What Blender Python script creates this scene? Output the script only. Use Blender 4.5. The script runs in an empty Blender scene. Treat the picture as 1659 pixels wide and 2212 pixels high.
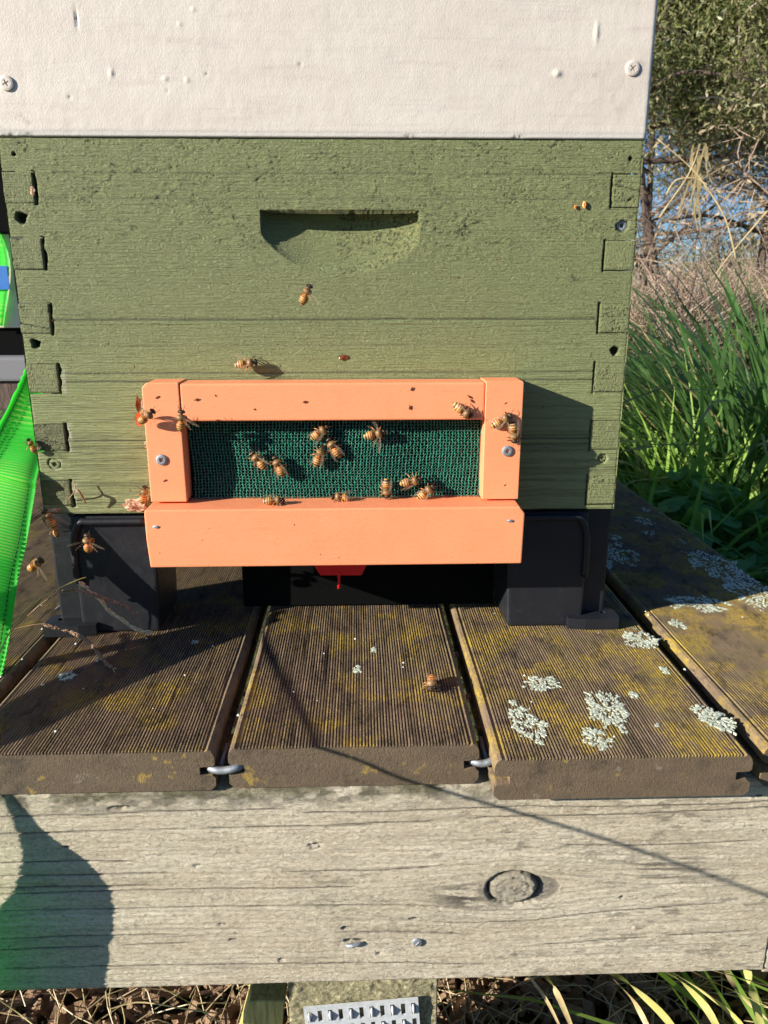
import bpy, bmesh, math, random
import numpy as np
from mathutils import Vector, Matrix
random.seed(7)
SC = bpy.context.scene
COL = SC.collection
# ------------------------------------------------------------------ camera
C0 = np.array([.020885, -.528867, .241932]); YAW, PIT, ROLL, FPX = .0306104, .276185, -.0010787, 1659.87
_cy, _sy, _cp, _sp = math.cos(YAW), math.sin(YAW), math.cos(PIT), math.sin(PIT)
FW = np.array([_sy*_cp, _cy*_cp, -_sp]); _r0 = np.array([_cy, -_sy, 0]); _u0 = np.cross(_r0, FW)
RT = _r0*math.cos(ROLL)+_u0*math.sin(ROLL); UP = -_r0*math.sin(ROLL)+_u0*math.cos(ROLL)
cam = bpy.data.cameras.new("camera"); camo = bpy.data.objects.new("camera", cam); COL.objects.link(camo)
cam.sensor_fit = 'HORIZONTAL'; cam.sensor_width = 36; cam.lens = 36*FPX/1659
cam.clip_start = .01; cam.clip_end = 800
camo.matrix_world = Matrix(((RT[0], UP[0], -FW[0], C0[0]), (RT[1], UP[1], -FW[1], C0[1]), (RT[2], UP[2], -FW[2], C0[2]), (0, 0, 0, 1)))
cam.dof.use_dof = True; cam.dof.focus_distance = .56; cam.dof.aperture_fstop = 28
SC.camera = camo
# ------------------------------------------------------------------ sky, sun, exposure
SUN = np.array([2.67, 1.22, -1.0])            # direction the light travels
w = bpy.data.worlds.new("World"); SC.world = w; w.use_nodes = True
sk = w.node_tree.nodes.new('ShaderNodeTexSky'); sk.sky_type = 'NISHITA'; sk.sun_disc = False
sk.sun_elevation = math.atan2(1, math.hypot(2.67, 1.22)); sk.sun_rotation = math.radians(245.4)
sk.air_density = 1.0; sk.dust_density = .6; sk.ozone_density = 2.0
_mx = w.node_tree.nodes.new('ShaderNodeMix'); _mx.data_type = 'RGBA'; _mx.blend_type = 'MULTIPLY'; _mx.inputs[0].default_value = 1; _mx.inputs[7].default_value = (.66, .93, 1.38, 1)
w.node_tree.links.new(sk.outputs[0], _mx.inputs[6]); w.node_tree.links.new(_mx.outputs[2], w.node_tree.nodes['Background'].inputs[0])
w.node_tree.nodes['Background'].inputs[1].default_value = .052
sl = bpy.data.lights.new("sun", 'SUN'); sl.energy = 5.0; sl.angle = math.radians(.5); sl.color = (1, .93, .81)
so = bpy.data.objects.new("sun", sl); COL.objects.link(so); so.location = (-3, -2, 3)
so.rotation_euler = Vector(SUN).to_track_quat('-Z', 'Y').to_euler()
vs = SC.view_settings; vs.view_transform = 'Standard'; vs.look = 'None'; vs.exposure = .95; vs.gamma = 1; vs.use_curve_mapping = False
SC.cycles.max_bounces = 6; SC.cycles.transparent_max_bounces = 12

def ray(px, py): return FW+RT*(px-829.5)/FPX-UP*(py-1106)/FPX
def aty(px, py, y): d = ray(px, py); return C0+d*(y-C0[1])/d[1]
def atz(px, py, z): d = ray(px, py); return C0+d*(z-C0[2])/d[2]
def toward_sun(p, s): return np.array(p)-s*SUN
# ------------------------------------------------------------------ tiny node language
class NT:
    def __init__(s, m): s.t = m.node_tree; s.n = s.t.nodes; s.l = s.t.links; s.p = s.n['Principled BSDF']; s.out = s.n['Material Output']
    def new(s, k, **kw):
        x = s.n.new('ShaderNode'+k)
        for a, b in kw.items(): setattr(x, a, b)
        return x
    def set(s, i, v):
        if isinstance(v, bpy.types.NodeSocket): s.l.new(v, i)
        elif isinstance(v, tuple) and i.type == 'RGBA' and len(v) == 3: i.default_value = (*v, 1)
        else: i.default_value = v
    def co(s, sc=(1, 1, 1), rot=(0, 0, 0)):
        m = s.new('Mapping'); s.l.new(s.new('TexCoord').outputs['Object'], m.inputs[0]); m.inputs['Scale'].default_value = sc; m.inputs['Rotation'].default_value = rot
        return m.outputs[0]
    def noise(s, v, sc, d=3, r=.6, dist=0):
        x = s.new('TexNoise'); s.l.new(v, x.inputs['Vector']); x.inputs['Scale'].default_value = sc; x.inputs['Detail'].default_value = d
        x.inputs['Roughness'].default_value = r; x.inputs['Distortion'].default_value = dist; return x.outputs[0]
    def voro(s, v, sc, feat='F1'):
        x = s.new('TexVoronoi', feature=feat); s.l.new(v, x.inputs['Vector']); x.inputs['Scale'].default_value = sc; return x.outputs[0]
    def ramp(s, f, st):
        x = s.new('ValToRGB'); s.l.new(f, x.inputs[0]); e = x.color_ramp.elements
        while len(e) < len(st): e.new(.5)
        for i, (p, c) in enumerate(st):
            e[i].position = p; e[i].color = (*c, 1) if isinstance(c, tuple) else (c, c, c, 1)
        return x.outputs[0]
    def mix(s, f, a, b, mode='MIX'):
        x = s.new('Mix', data_type='RGBA', blend_type=mode); s.set(x.inputs[0], f); s.set(x.inputs[6], a); s.set(x.inputs[7], b); return x.outputs[2]
    def math(s, op, a, b=0.0):
        x = s.new('Math', operation=op); s.set(x.inputs[0], a); s.set(x.inputs[1], b); return x.outputs[0]
    def attr(s, nm):
        x = s.new('Attribute', attribute_name=nm); sp = s.new('SeparateColor'); s.l.new(x.outputs['Color'], sp.inputs[0]); return sp.outputs
    def sep(s, v): x = s.new('SeparateXYZ'); s.l.new(v, x.inputs[0]); return x.outputs
    def bump(s, h, dist=.001, st=1.0, nrm=None):
        x = s.new('Bump'); s.l.new(h, x.inputs['Height']); x.inputs['Distance'].default_value = dist; s.set(x.inputs['Strength'], st)
        if nrm is not None: s.l.new(nrm, x.inputs['Normal'])
        return x.outputs[0]
    def fin(s, col=None, rough=None, nrm=None, **kw):
        if col is not None: s.set(s.p.inputs['Base Color'], col)
        if rough is not None: s.set(s.p.inputs['Roughness'], rough)
        if nrm is not None: s.l.new(nrm, s.p.inputs['Normal'])
        for k, v in kw.items(): s.set(s.p.inputs[k.replace('_', ' ')], v)
def mk(name): m = bpy.data.materials.new(name); m.use_nodes = True; return m, NT(m)
def translucent(m, n, col, fac, nrm=None):
    t = n.new('BsdfTranslucent'); n.set(t.inputs[0], col); ms = n.new('MixShader'); ms.inputs[0].default_value = fac
    n.l.new(n.p.outputs[0], ms.inputs[1]); n.l.new(t.outputs[0], ms.inputs[2]); n.l.new(ms.outputs[0], n.out.inputs[0])
M = {}
# green weathered paint
def green(name, endgrain=False):
    m, n = mk(name); c = n.co(); st = n.co((.62, 1, 1.35), (0, .12, 0)) if not endgrain else n.co((1.6, 1, .8), (0, .5, 0))
    z = n.sep(c)[2]; up = n.ramp(z, [(.16, .12), (.23, 1.0)]) if not endgrain else .8
    a = n.attr('tone')
    n1 = n.noise(st, 400, 4, .72, 1.2); n2 = n.noise(c, 60, 4, .6); n3 = n.noise(n.co((.05, 1, 2)), 420, 3, .65)
    col = n.mix(n2, (.215, .245, .098), (.275, .305, .128))
    col = n.mix(n.ramp(n1, [(.58, 0.0), (.82, .5)]), col, (.26, .285, .135))
    col = n.mix(n.ramp(n1, [(.2, .75), (.4, 0.0)]), col, (.05, .06, .025))
    col = n.mix(n.ramp(n3, [(.60, 0.0), (.8, .35)]), col, (.09, .11, .045))
    col = n.mix(a[0], col, (.028, .03, .016)); col = n.mix(a[1], col, (.33, .33, .13))
    col = n.mix(a[2], col, (.50, .46, .36))
    nf = n.noise(n.co((.8, 1, 1.2)), 620, 4, .8, 1.0)
    h = n.math('ADD', n.math('MULTIPLY', n.math('MULTIPLY', n1, up), 2.6), n.math('MULTIPLY', n3, 2.2))
    h = n.math('ADD', h, n.math('MULTIPLY', n.math('MULTIPLY', nf, n.math('ADD', n.math('MULTIPLY', up, .7), .3)), 1.1))
    col = n.mix(n.ramp(nf, [(.30, .35), (.42, 0.0)]), col, (.07, .085, .035)); col = n.mix(n.ramp(nf, [(.6, 0.0), (.75, .3)]), col, (.30, .33, .16))
    n.fin(col, .62, n.bump(h, .0013, 1.0)); return m
M['green'] = green('green_paint'); M['green_end'] = green('green_paint_end_grain', True)
# pinkish white paint
m, n = mk('white_paint'); c = n.co((.5, 1, 1.3)); n1 = n.noise(c, 330, 5, .7, .4); n2 = n.noise(n.co((.5, 1, 1.4)), 18, 4, .65); a = n.attr('tone')
col = n.mix(n.ramp(n2, [(.35, 0.0), (.7, 1.0)]), (.585, .520, .455), (.645, .590, .520))
col = n.mix(n.ramp(n.noise(n.co((.25, 1, 2)), 60, 5, .7), [(.54, 0.0), (.72, .6)]), col, (.52, .43, .40))
col = n.mix(n.ramp(n.noise(n.co((.06, 1, 3)), 150, 4, .7), [(.56, 0.0), (.70, .30)]), col, (.45, .40, .36))
col = n.mix(a[0], col, (.12, .08, .06)); col = n.mix(a[1], col, (.8, .78, .74))
nf = n.noise(n.co((1.2, 1, .8)), 1000, 4, .7)
h = n.math('ADD', n.math('MULTIPLY', n1, .5), n.math('MULTIPLY', nf, 1.0)); n.fin(col, .55, n.bump(h, .0005, .45)); M['white'] = m
# salmon orange paint
m, n = mk('orange_paint'); c = n.co(); n1 = n.noise(n.co((.5, 1, 1.5)), 480, 5, .75); n2 = n.noise(c, 45, 4, .6)
col = n.mix(n2, (.90, .285, .125), (.93, .34, .16))
col = n.mix(n.ramp(n.noise(n.co((.3, 1, 1)), 260, 5, .75), [(.66, 0.0), (.8, .55)]), col, (.50, .13, .05))
col = n.mix(n.ramp(n.noise(n.co((.12, 1, 1.6)), 240, 5, .75), [(.57, 0.0), (.75, .35)]), col, (.68, .19, .08)); col = n.mix(n.ramp(n.noise(c, 520, 2, .5), [(.74, 0.0), (.79, .75)]), col, (.22, .07, .03)); col = n.mix(n.ramp(n.noise(c, 28, 4, .7), [(.55, 0.0), (.75, .30)]), col, (.62, .26, .13))
n.fin(col, .5, n.bump(n1, .0005, .45)); M['orange'] = m
# ribbed deck plank
def plank_mat(name, end=False):
    m, n = mk(name); c = n.co(); xx = n.sep(c)[0]; big = n.math('ADD', n.noise(c, 26, 5, .62, .3), n.math('MULTIPLY', xx, .17)); sm = n.noise(n.co((1, .45, 1)), 420, 4, .75); spk = n.noise(c, 1300, 3, .7)
    col = n.mix(n.noise(n.co((1, .3, 1)), 130, 4), (.075, .050, .028), (.36, .255, .155))
    if not end:
        z = n.sep(c)[2]
        f = n.math('MULTIPLY', n.ramp(big, [(.50, 0.0), (.63, 1.0)]), n.ramp(sm, [(.40, 0.0), (.54, 1.0)]))
        col = n.mix(n.math('MULTIPLY', f, .85), col, (.48, .33, .03))
        f2 = n.math('MULTIPLY', n.ramp(n.noise(c, 34, 4, .6), [(.46, 0.0), (.62, 1.0)]), n.ramp(spk, [(.45, 0.0), (.65, 1.0)]))
        col = n.mix(n.math('MULTIPLY', f2, .8), col, (.27, .225, .05))
        col = n.mix(n.ramp(n.noise(n.co((1, .5, 1)), 60, 6, .8), [(.34, .85), (.50, 0.0)]), col, (.028, .021, .015))
        col = n.mix(n.ramp(z, [(0.0, 0.0), (.0001, 0.0)]), col, col)
    else:
        col = n.mix(n.noise(n.co((.4, 1, 1)), 120, 6, .8), (.070, .048, .029), (.19, .135, .080))
        col = n.mix(n.ramp(n.noise(c, 75, 3, .55), [(.66, 0.0), (.72, .8)]), col, (.34, .23, .05))
        col = n.mix(n.ramp(n.noise(c, 48, 5, .7), [(.62, 0.0), (.70, .55)]), col, (.33, .29, .24)); col = n.mix(n.ramp(n.noise(c, 38, 5, .75), [(.34, .7), (.46, 0.0)]), col, (.045, .032, .022))
        col = n.mix(n.ramp(n.noise(n.co((.3, 1, 1), (0, .4, 0)), 700, 3, .7), [(.66, 0.0), (.78, .6)]), col, (.28, .24, .19))
    n.fin(col, .8, n.bump(n.math('ADD', sm, spk), .0010 if not end else .0006, .9)); return m
M['plank'] = plank_mat('ribbed_plank'); M['plank_end'] = plank_mat('plank_sawn_end', True)
# plain plastic
def plastic(name, col, r=.35, b=.0002):
    m, n = mk(name); c = n.co(); s = n.noise(c, 140, 5, .7)
    cc = n.mix(n.ramp(s, [(.58, 0.0), (.8, .2)]), col, (.07, .065, .06)); n.fin(cc, n.ramp(s, [(.3, r), (.7, r+.2)]), n.bump(n.noise(c, 900, 3), b, .5), Specular_IOR_Level=.32); return m
m, n = mk('dark_interior'); n.fin((.0025, .003, .003), .95, None, Specular_IOR_Level=.1); M['cavity'] = m
M['black'] = plastic('black_plastic', (.014, .015, .019), .38); M['greyblock'] = plastic('grey_block', (.20, .20, .215), .8); M['red'] = plastic('red_plastic', (.65, .012, .012), .4)
def metal(name, col, r=.45):
    m, n = mk(name); c = n.co(); s = n.noise(c, 260, 4, .7)
    n.fin(n.mix(s, tuple(x*.55 for x in col), col), n.ramp(s, [(.3, r), (.8, r+.25)]), n.bump(s, .0003, .6), Metallic=.75); return m
M['zinc'] = metal('galvanised_metal', (.42, .45, .49), .55); M['plate'] = metal('dull_galvanised_plate', (.72, .75, .78), .7); M['plate'].node_tree.nodes['Principled BSDF'].inputs['Metallic'].default_value = .35; M['rust'] = metal('rusty_metal', (.16, .09, .06), .6)
# net
m, n = mk('green_net'); c = n.co(); n.fin(n.mix(n.noise(c, 700, 2), (.005, .085, .055), (.03, .40, .26)), .3, None); M['net'] = m
m, n = mk('pale_net'); n.fin(n.mix(n.noise(n.co(), 900, 2), (.008, .04, .03), (.16, .30, .24)), .35, None); M['net2'] = m
# weathered timber (uses point attribute 'tone': r dark check, g grey/green tint, b moss)
m, n = mk('weathered_timber'); c = n.co(); a = n.attr('tone')
g1 = n.noise(n.co((.22, 1, 1.9), (0, .012, 0)), 480, 6, .8, .8); g2 = n.noise(n.co((.22, 1, 1.2)), 40, 5, .65); g3 = n.noise(n.co((.7, 1, 1.1)), 560, 5, .85, .8)
col = n.mix(n.ramp(g2, [(.35, 0.0), (.65, 1.0)]), (.70, .60, .43), (.88, .79, .61))
col = n.mix(n.ramp(n.noise(c, 14, 4), [(.47, 0.0), (.65, .3)]), col, (.60, .55, .40))
col = n.mix(n.ramp(g1, [(.56, 0.0), (.78, .5)]), col, (.86, .80, .63)); col = n.mix(n.ramp(g1, [(.27, .8), (.42, 0.0)]), col, (.26, .22, .17))
st_ = n.math('MULTIPLY', n.ramp(n.noise(n.co((.14, 1, 2.0), (0, -.01, 0)), 520, 4, .7, .3), [(.60, 0.0), (.66, 1.0)]), n.ramp(n.noise(n.co((.6, 1, 2)), 26, 3), [(.48, 0.0), (.62, 1.0)])); col = n.mix(n.math('MULTIPLY', st_, .8), col, (.10, .08, .06)); col = n.mix(n.ramp(n.noise(n.co((.35, 1, 1.2)), 340, 6, .85, 1.0), [(.36, .6), (.47, 0.0)]), col, (.42, .35, .25))
col = n.mix(n.ramp(g3, [(.36, .85), (.475, 0.0)]), col, (.33, .27, .20))
col = n.mix(n.ramp(g3, [(.53, 0.0), (.64, .75)]), col, (.88, .83, .70))
col = n.mix(n.ramp(n.noise(n.co((.5, 1, 1.5)), 30, 5, .7), [(.52, 0.0), (.68, .32)]), col, (.50, .39, .27))
col = n.mix(a[0], col, (.045, .038, .03)); col = n.mix(a[1], col, (.20, .18, .15)); col = n.mix(n.math('MULTIPLY', a[2], n.ramp(g3, [(.35, .35), (.6, 1.0)])), col, (.13, .12, .05))
n.fin(col, .85, n.bump(n.math('ADD', g1, n.math('MULTIPLY', g3, 1.8)), .0014, 1.0)); M['timber'] = m
m, n = mk('mossy_post'); c = n.co(); g = n.noise(c, 320, 5, .75, .6)
n.fin(n.mix(n.ramp(g, [(.35, 0.0), (.7, 1.0)]), (.14, .12, .05), (.66, .60, .38)), .9, n.bump(g, .004, 1)); M['post'] = m
m, n = mk('pine_wood'); g = n.noise(n.co((1.2, 1, .12), (0, .5, 0)), 200, 4, .7)
n.fin(n.mix(n.ramp(g, [(.35, 0.0), (.65, 1.0)]), (.30, .24, .07), (.60, .52, .20)), .7, n.bump(g, .001, .8)); M['pine'] = m
m, n = mk('raw_wood_chip'); g = n.noise(n.co((.4, 1, 1)), 400, 4, .7)
n.fin(n.mix(n.ramp(g, [(.4, 0.0), (.6, 1.0)]), (.22, .09, .04), (.72, .50, .33)), .8, n.bump(g, .0012, 1)); M['chip'] = m
# lichen
m, n = mk('pale_lichen'); g = n.noise(n.co(), 500, 4, .7)
n.fin(n.mix(n.ramp(g, [(.3, 0.0), (.6, 1.0)]), (.20, .24, .17), (.62, .66, .52)), .9, n.bump(g, .0004, .6)); M['lichen'] = m
# webbing
m, n = mk('lime_webbing'); c = n.co(); g = n.noise(n.co((1, 1, 6)), 260, 4, .7); a = n.attr('tone')
wv = n.ramp(a[1], [(0.0, (.07, .72, .07)), (.55, (.14, .90, .12)), (1.0, (.72, .97, .22))]); col = n.mix(n.ramp(g, [(.3, .3), (.5, 0.0)]), wv, (.03, .6, .03)); col = n.mix(a[0], col, (.004, .04, .01))
n.fin(col, .6, n.bump(n.noise(c, 1600, 2), .0004, .6)); translucent(m, n, (.10, .98, .08), .55); M['strap'] = m
m, n = mk('dark_thread'); n.fin((.006, .05, .015), .8); M['thread'] = m
m, n = mk('blue_label'); n.fin(n.mix(n.noise(n.co(), 60), (.02, .12, .42), (.03, .2, .55)), .5); M['blue'] = m
def leafmat(name, c1, c2, tr=.4, scale=9, rough=.45):
    m, n = mk(name); g = n.noise(n.co(), scale, 4, .7); c = n.mix(n.ramp(g, [(.3, 0.0), (.7, 1.0)]), c1, c2)
    n.fin(c, rough); translucent(m, n, n.mix(.35, c, (.35, .6, .03)), tr); return m
M['grass'] = leafmat('grass_blade', (.11, .28, .03), (.46, .64, .14), .45)
M['grass_shade'] = leafmat('grass_blade_shade', (.04, .10, .03), (.10, .20, .06), .25, 7, .35)  # darker copy of the grass for the tussocks, shade put into its colour
M['straw'] = leafmat('dry_straw', (.36, .26, .12), (.62, .50, .28), .2, 60)
M['straw_green'] = leafmat('yellowing_blade', (.42, .42, .10), (.66, .60, .26), .3, 40)
M['weed'] = leafmat('broad_leaf', (.08, .24, .05), (.18, .42, .11), .3, 14)
M['needle'] = leafmat('tree_foliage', (.055, .08, .02), (.34, .33, .15), .3, 5)
M['needle_dry'] = leafmat('dry_foliage', (.22, .15, .08), (.50, .40, .27), .25, 7)
m, n = mk('bark'); g = n.noise(n.co((3, 3, .6)), 30, 5, .7); n.fin(n.mix(g, (.03, .02, .016), (.16, .11, .085)), .9, n.bump(g, .01, .8)); M['bark'] = m
m, n = mk('pale_twig'); n.fin(n.mix(n.noise(n.co(), 20), (.30, .22, .16), (.66, .56, .45)), .8); M['twig'] = m
m, n = mk('brown_twig'); n.fin(n.mix(n.noise(n.co(), 12), (.22, .14, .10), (.50, .38, .28)), .85); M['btwig'] = m
m, n = mk('seed_head'); n.fin(n.mix(n.noise(n.co(), 350), (.36, .25, .12), (.88, .74, .46)), .7); M['seed'] = m
m, n = mk('brown_seed_head'); n.fin(n.mix(n.noise(n.co(), 350), (.12, .06, .035), (.42, .27, .16)), .7); M['bseed'] = m
m, n = mk('mulch_chip'); n.fin(n.mix(n.noise(n.co((1, 1, 1)), 45, 4), (.10, .05, .028), (.52, .34, .20)), .85, n.bump(n.noise(n.co((1, .3, 1)), 500, 4), .002, 1)); M['mulch'] = m
m, n = mk('soil'); c = n.co(); g = n.noise(c, 8, 6, .7); n.fin(n.mix(n.ramp(g, [(.35, 0.0), (.65, 1.0)]), (.035, .024, .014), (.07, .085, .025)), 1.0, n.bump(n.noise(c, 60, 5), .02, .8)); M['soil'] = m
m, n = mk('propolis'); n.fin((.16, .045, .012), .3); M['propolis'] = m
m, n = mk('wax_crumb'); n.fin((.85, .26, .06), .4); M['wax'] = m
m, n = mk('white_droppings'); n.fin((.75, .74, .68), .7); M['white_spot'] = m
# bee materials: bands along the body's own axis
m, n = mk('bee_body'); c = n.co(); x = n.sep(c)[0]; nz = n.math('MULTIPLY', n.math('SUBTRACT', n.noise(c, 900, 3), .5), .0006)
t = n.math('MULTIPLY', n.math('ADD', n.math('ADD', x, nz), .008), 1/.016)
O, D, B, T, K, P = (.55, .17, .022), (.035, .012, .005), (.66, .36, .09), (.17, .09, .03), (.02, .014, .010), (.70, .50, .20)
rp = n.ramp(t, [(0, K), (.06, D), (.11, B), (.13, D), (.175, D), (.20, P), (.225, D), (.27, O), (.295, P), (.315, D), (.345, O), (.375, B), (.395, D), (.425, O), (.465, O), (.487, T), (.55, (.19, .10, .035)), (.66, (.24, .13, .045)), (.74, T), (.77, K), (.86, D), (.93, K)])
fz = n.noise(c, 1600, 4, .8); n.fin(n.mix(n.ramp(fz, [(.5, 0.0), (.75, .28)]), rp, (.55, .34, .13)), .38, n.bump(fz, .0003, .7)); M['bee'] = m
m, n = mk('bee_fuzz'); n.fin((.50, .31, .12), .8); M['fuzz'] = m
m, n = mk('bee_eye'); n.fin((.01, .007, .006), .15); M['eye'] = m
m, n = mk('bee_wing'); vv = n.voro(n.co(), 700, 'DISTANCE_TO_EDGE'); g = n.new('BsdfTransparent'); ms = n.new('MixShader'); n.fin((.42, .30, .20), .2)
n.l.new(n.ramp(vv, [(.02, .42), (.08, .12)]), ms.inputs[0]); n.l.new(g.outputs[0], ms.inputs[1]); n.l.new(n.p.outputs[0], ms.inputs[2]); n.l.new(ms.outputs[0], n.out.inputs[0]); M['wing'] = m
# ------------------------------------------------------------------ objects and meshes
def tag(o, label=None, cat=None, group=None, kind=None):
    for k, v in (('label', label), ('category', cat), ('group', group), ('kind', kind)):
        if v: o[k] = v
    return o
def empty(name, loc=(0, 0, 0), **kw):
    o = bpy.data.objects.new(name, None); COL.objects.link(o); o.location = loc; o.empty_display_size = .01; return tag(o, **kw)
def link(name, me, mat, parent=None, smooth=False, **kw):
    o = bpy.data.objects.new(name, me); COL.objects.link(o)
    for m_ in (mat if isinstance(mat, list) else [mat]):
        if len(me.materials) < (len(mat) if isinstance(mat, list) else 1): me.materials.append(m_)
    if parent: o.parent = parent; o.matrix_parent_inverse = Matrix.Translation(-Vector(parent.location)) if parent.type == 'EMPTY' and not parent.parent else Matrix()
    return tag(o, **kw)
def npmesh(name, V, F, smooth=False, tone=None, mi=None):
    """V (n,3); F list of int arrays each (k, 3|4)"""
    me = bpy.data.meshes.new(name); V = np.asarray(V, dtype=np.float32)
    F = [np.asarray(f, dtype=np.int32) for f in F if len(f)]
    me.vertices.add(len(V)); me.vertices.foreach_set('co', V.ravel())
    idx = np.concatenate([f.ravel() for f in F]); tot = np.concatenate([np.full(len(f), f.shape[1], np.int32) for f in F])
    me.loops.add(len(idx)); me.loops.foreach_set('vertex_index', idx)
    me.polygons.add(len(tot)); me.polygons.foreach_set('loop_start', np.concatenate([[0], np.cumsum(tot)[:-1]]).astype(np.int32))
    me.polygons.foreach_set('use_smooth', np.full(len(tot), smooth))
    if mi is not None: me.polygons.foreach_set('material_index', np.asarray(mi, dtype=np.int32))
    me.update(calc_edges=True)
    if tone is not None:
        at = me.color_attributes.new('tone', 'FLOAT_COLOR', 'POINT')
        at.data.foreach_set('color', np.concatenate([tone, np.ones((len(V), 1))], 1).astype(np.float32).ravel())
    return me
class Buf:
    def __init__(s): s.V = []; s.F = {3: [], 4: []}; s.n = 0
    def add(s, V, F):
        V = np.asarray(V, float); s.V.append(V)
        F = np.asarray(F, int); s.F[F.shape[1]].append(F+s.n); s.n += len(V)
    def mesh(s, name, smooth=False, tone=None): return npmesh(name, np.concatenate(s.V), [np.concatenate(s.F[k]) for k in (4, 3) if s.F[k]], smooth, tone)
BOXF = [(0, 1, 3, 2), (4, 6, 7, 5), (0, 4, 5, 1), (2, 3, 7, 6), (0, 2, 6, 4), (1, 5, 7, 3)]
def box(name, lo, hi, mat, parent=None, bev=.0006, seg=1, warp=0, **kw):
    bm = bmesh.new(); vs_ = [bm.verts.new((x, y, z)) for x in (lo[0], hi[0]) for y in (lo[1], hi[1]) for z in (lo[2], hi[2])]
    for f in BOXF: bm.faces.new([vs_[i] for i in f])
    if warp:
        for v in bm.verts: v.co += Vector((random.uniform(-1, 1), 0, random.uniform(-1, 1)))*warp
    bmesh.ops.recalc_face_normals(bm, faces=bm.faces)
    if bev: bmesh.ops.bevel(bm, geom=bm.edges[:], offset=bev, segments=seg, affect='EDGES', profile=.6)
    me = bpy.data.meshes.new(name); bm.to_mesh(me); bm.free(); return link(name, me, mat, parent, **kw)
def prism(name, poly, axis, a0, a1, mat, parent=None, bev=0, seg=1, **kw):
    """poly: 2D list; axis 'y': (x,z) extruded in y; 'x': (y,z) in x; 'z': (x,y) in z"""
    f = {'y': lambda p, a: (p[0], a, p[1]), 'x': lambda p, a: (a, p[0], p[1]), 'z': lambda p, a: (p[0], p[1], a)}[axis]
    bm = bmesh.new(); A = [bm.verts.new(f(p, a0)) for p in poly]; B_ = [bm.verts.new(f(p, a1)) for p in poly]; k = len(poly)
    bm.faces.new(A); bm.faces.new(B_[::-1])
    for i in range(k): bm.faces.new((A[i], B_[i], B_[(i+1) % k], A[(i+1) % k]))
    bmesh.ops.recalc_face_normals(bm, faces=bm.faces)
    if bev: bmesh.ops.bevel(bm, geom=bm.edges[:], offset=bev, segments=seg, affect='EDGES', profile=.6)
    me = bpy.data.meshes.new(name); bm.to_mesh(me); bm.free(); return link(name, me, mat, parent, **kw)
def tube(buf, pts, rad, k=5, cap=True):
    P_ = np.asarray(pts, float); m_ = len(P_); rad = np.broadcast_to(rad, m_); T_ = np.gradient(P_, axis=0); T_ /= np.linalg.norm(T_, axis=1)[:, None]+1e-12
    ref = np.array([0, 0, 1.]) if abs(T_[:, 2]).mean() < .8 else np.array([1., 0, 0])
    N_ = np.cross(T_, ref); N_ /= np.linalg.norm(N_, axis=1)[:, None]+1e-12; Bn = np.cross(T_, N_); a = np.arange(k)*2*np.pi/k
    V = P_[:, None]+rad[:, None, None]*(np.cos(a)[None, :, None]*N_[:, None]+np.sin(a)[None, :, None]*Bn[:, None])
    i = np.arange(m_-1)[:, None]*k; j = np.arange(k)[None]; j2 = (j+1) % k
    F = np.stack([i+j, i+j2, i+k+j2, i+k+j], -1).reshape(-1, 4); V = V.reshape(-1, 3)
    if cap:
        V = np.concatenate([V, P_[:1], P_[-1:]]); c0, c1 = len(V)-2, len(V)-1; jj = np.arange(k); j3 = (jj+1) % k
        n0 = buf.n; buf.add(V, F); o = (m_-1)*k
        buf.F[3].append(np.stack([j3, jj, np.full(k, c0)], -1)+n0); buf.F[3].append(np.stack([o+jj, o+j3, np.full(k, c1)], -1)+n0)
    else: buf.add(V, F)
def smooth_path(pts, n_):
    P_ = np.asarray(pts, float); t = np.linspace(0, len(P_)-1, n_); out = []
    for u in t:
        i = min(int(u), len(P_)-2); f = u-i; p0, p1, p2, p3 = P_[max(i-1, 0)], P_[i], P_[i+1], P_[min(i+2, len(P_)-1)]
        out.append(.5*((2*p1)+(-p0+p2)*f+(2*p0-5*p1+4*p2-p3)*f*f+(-p0+3*p1-3*p2+p3)*f**3))
    return np.array(out)
_tab = np.random.RandomState(3).rand(256, 256)
def vn(x, y, seed=0):
    x = x+seed*17.31; y = y+seed*9.73; xi = np.floor(x).astype(int); yi = np.floor(y).astype(int); fx = x-xi; fy = y-yi; fx = fx*fx*(3-2*fx); fy = fy*fy*(3-2*fy)
    g = lambda a, b: _tab[a & 255, b & 255]
    return (g(xi, yi)*(1-fx)+g(xi+1, yi)*fx)*(1-fy)+(g(xi, yi+1)*(1-fx)+g(xi+1, yi+1)*fx)*fy
def fbm(x, y, o=4, seed=0): return sum(vn(x*2**i, y*2**i, seed+i)*.5**i for i in range(o))/sum(.5**i for i in range(o))
def sst(a, b, x): t = np.clip((x-a)/(b-a), 0, 1); return t*t*(3-2*t)
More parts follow.
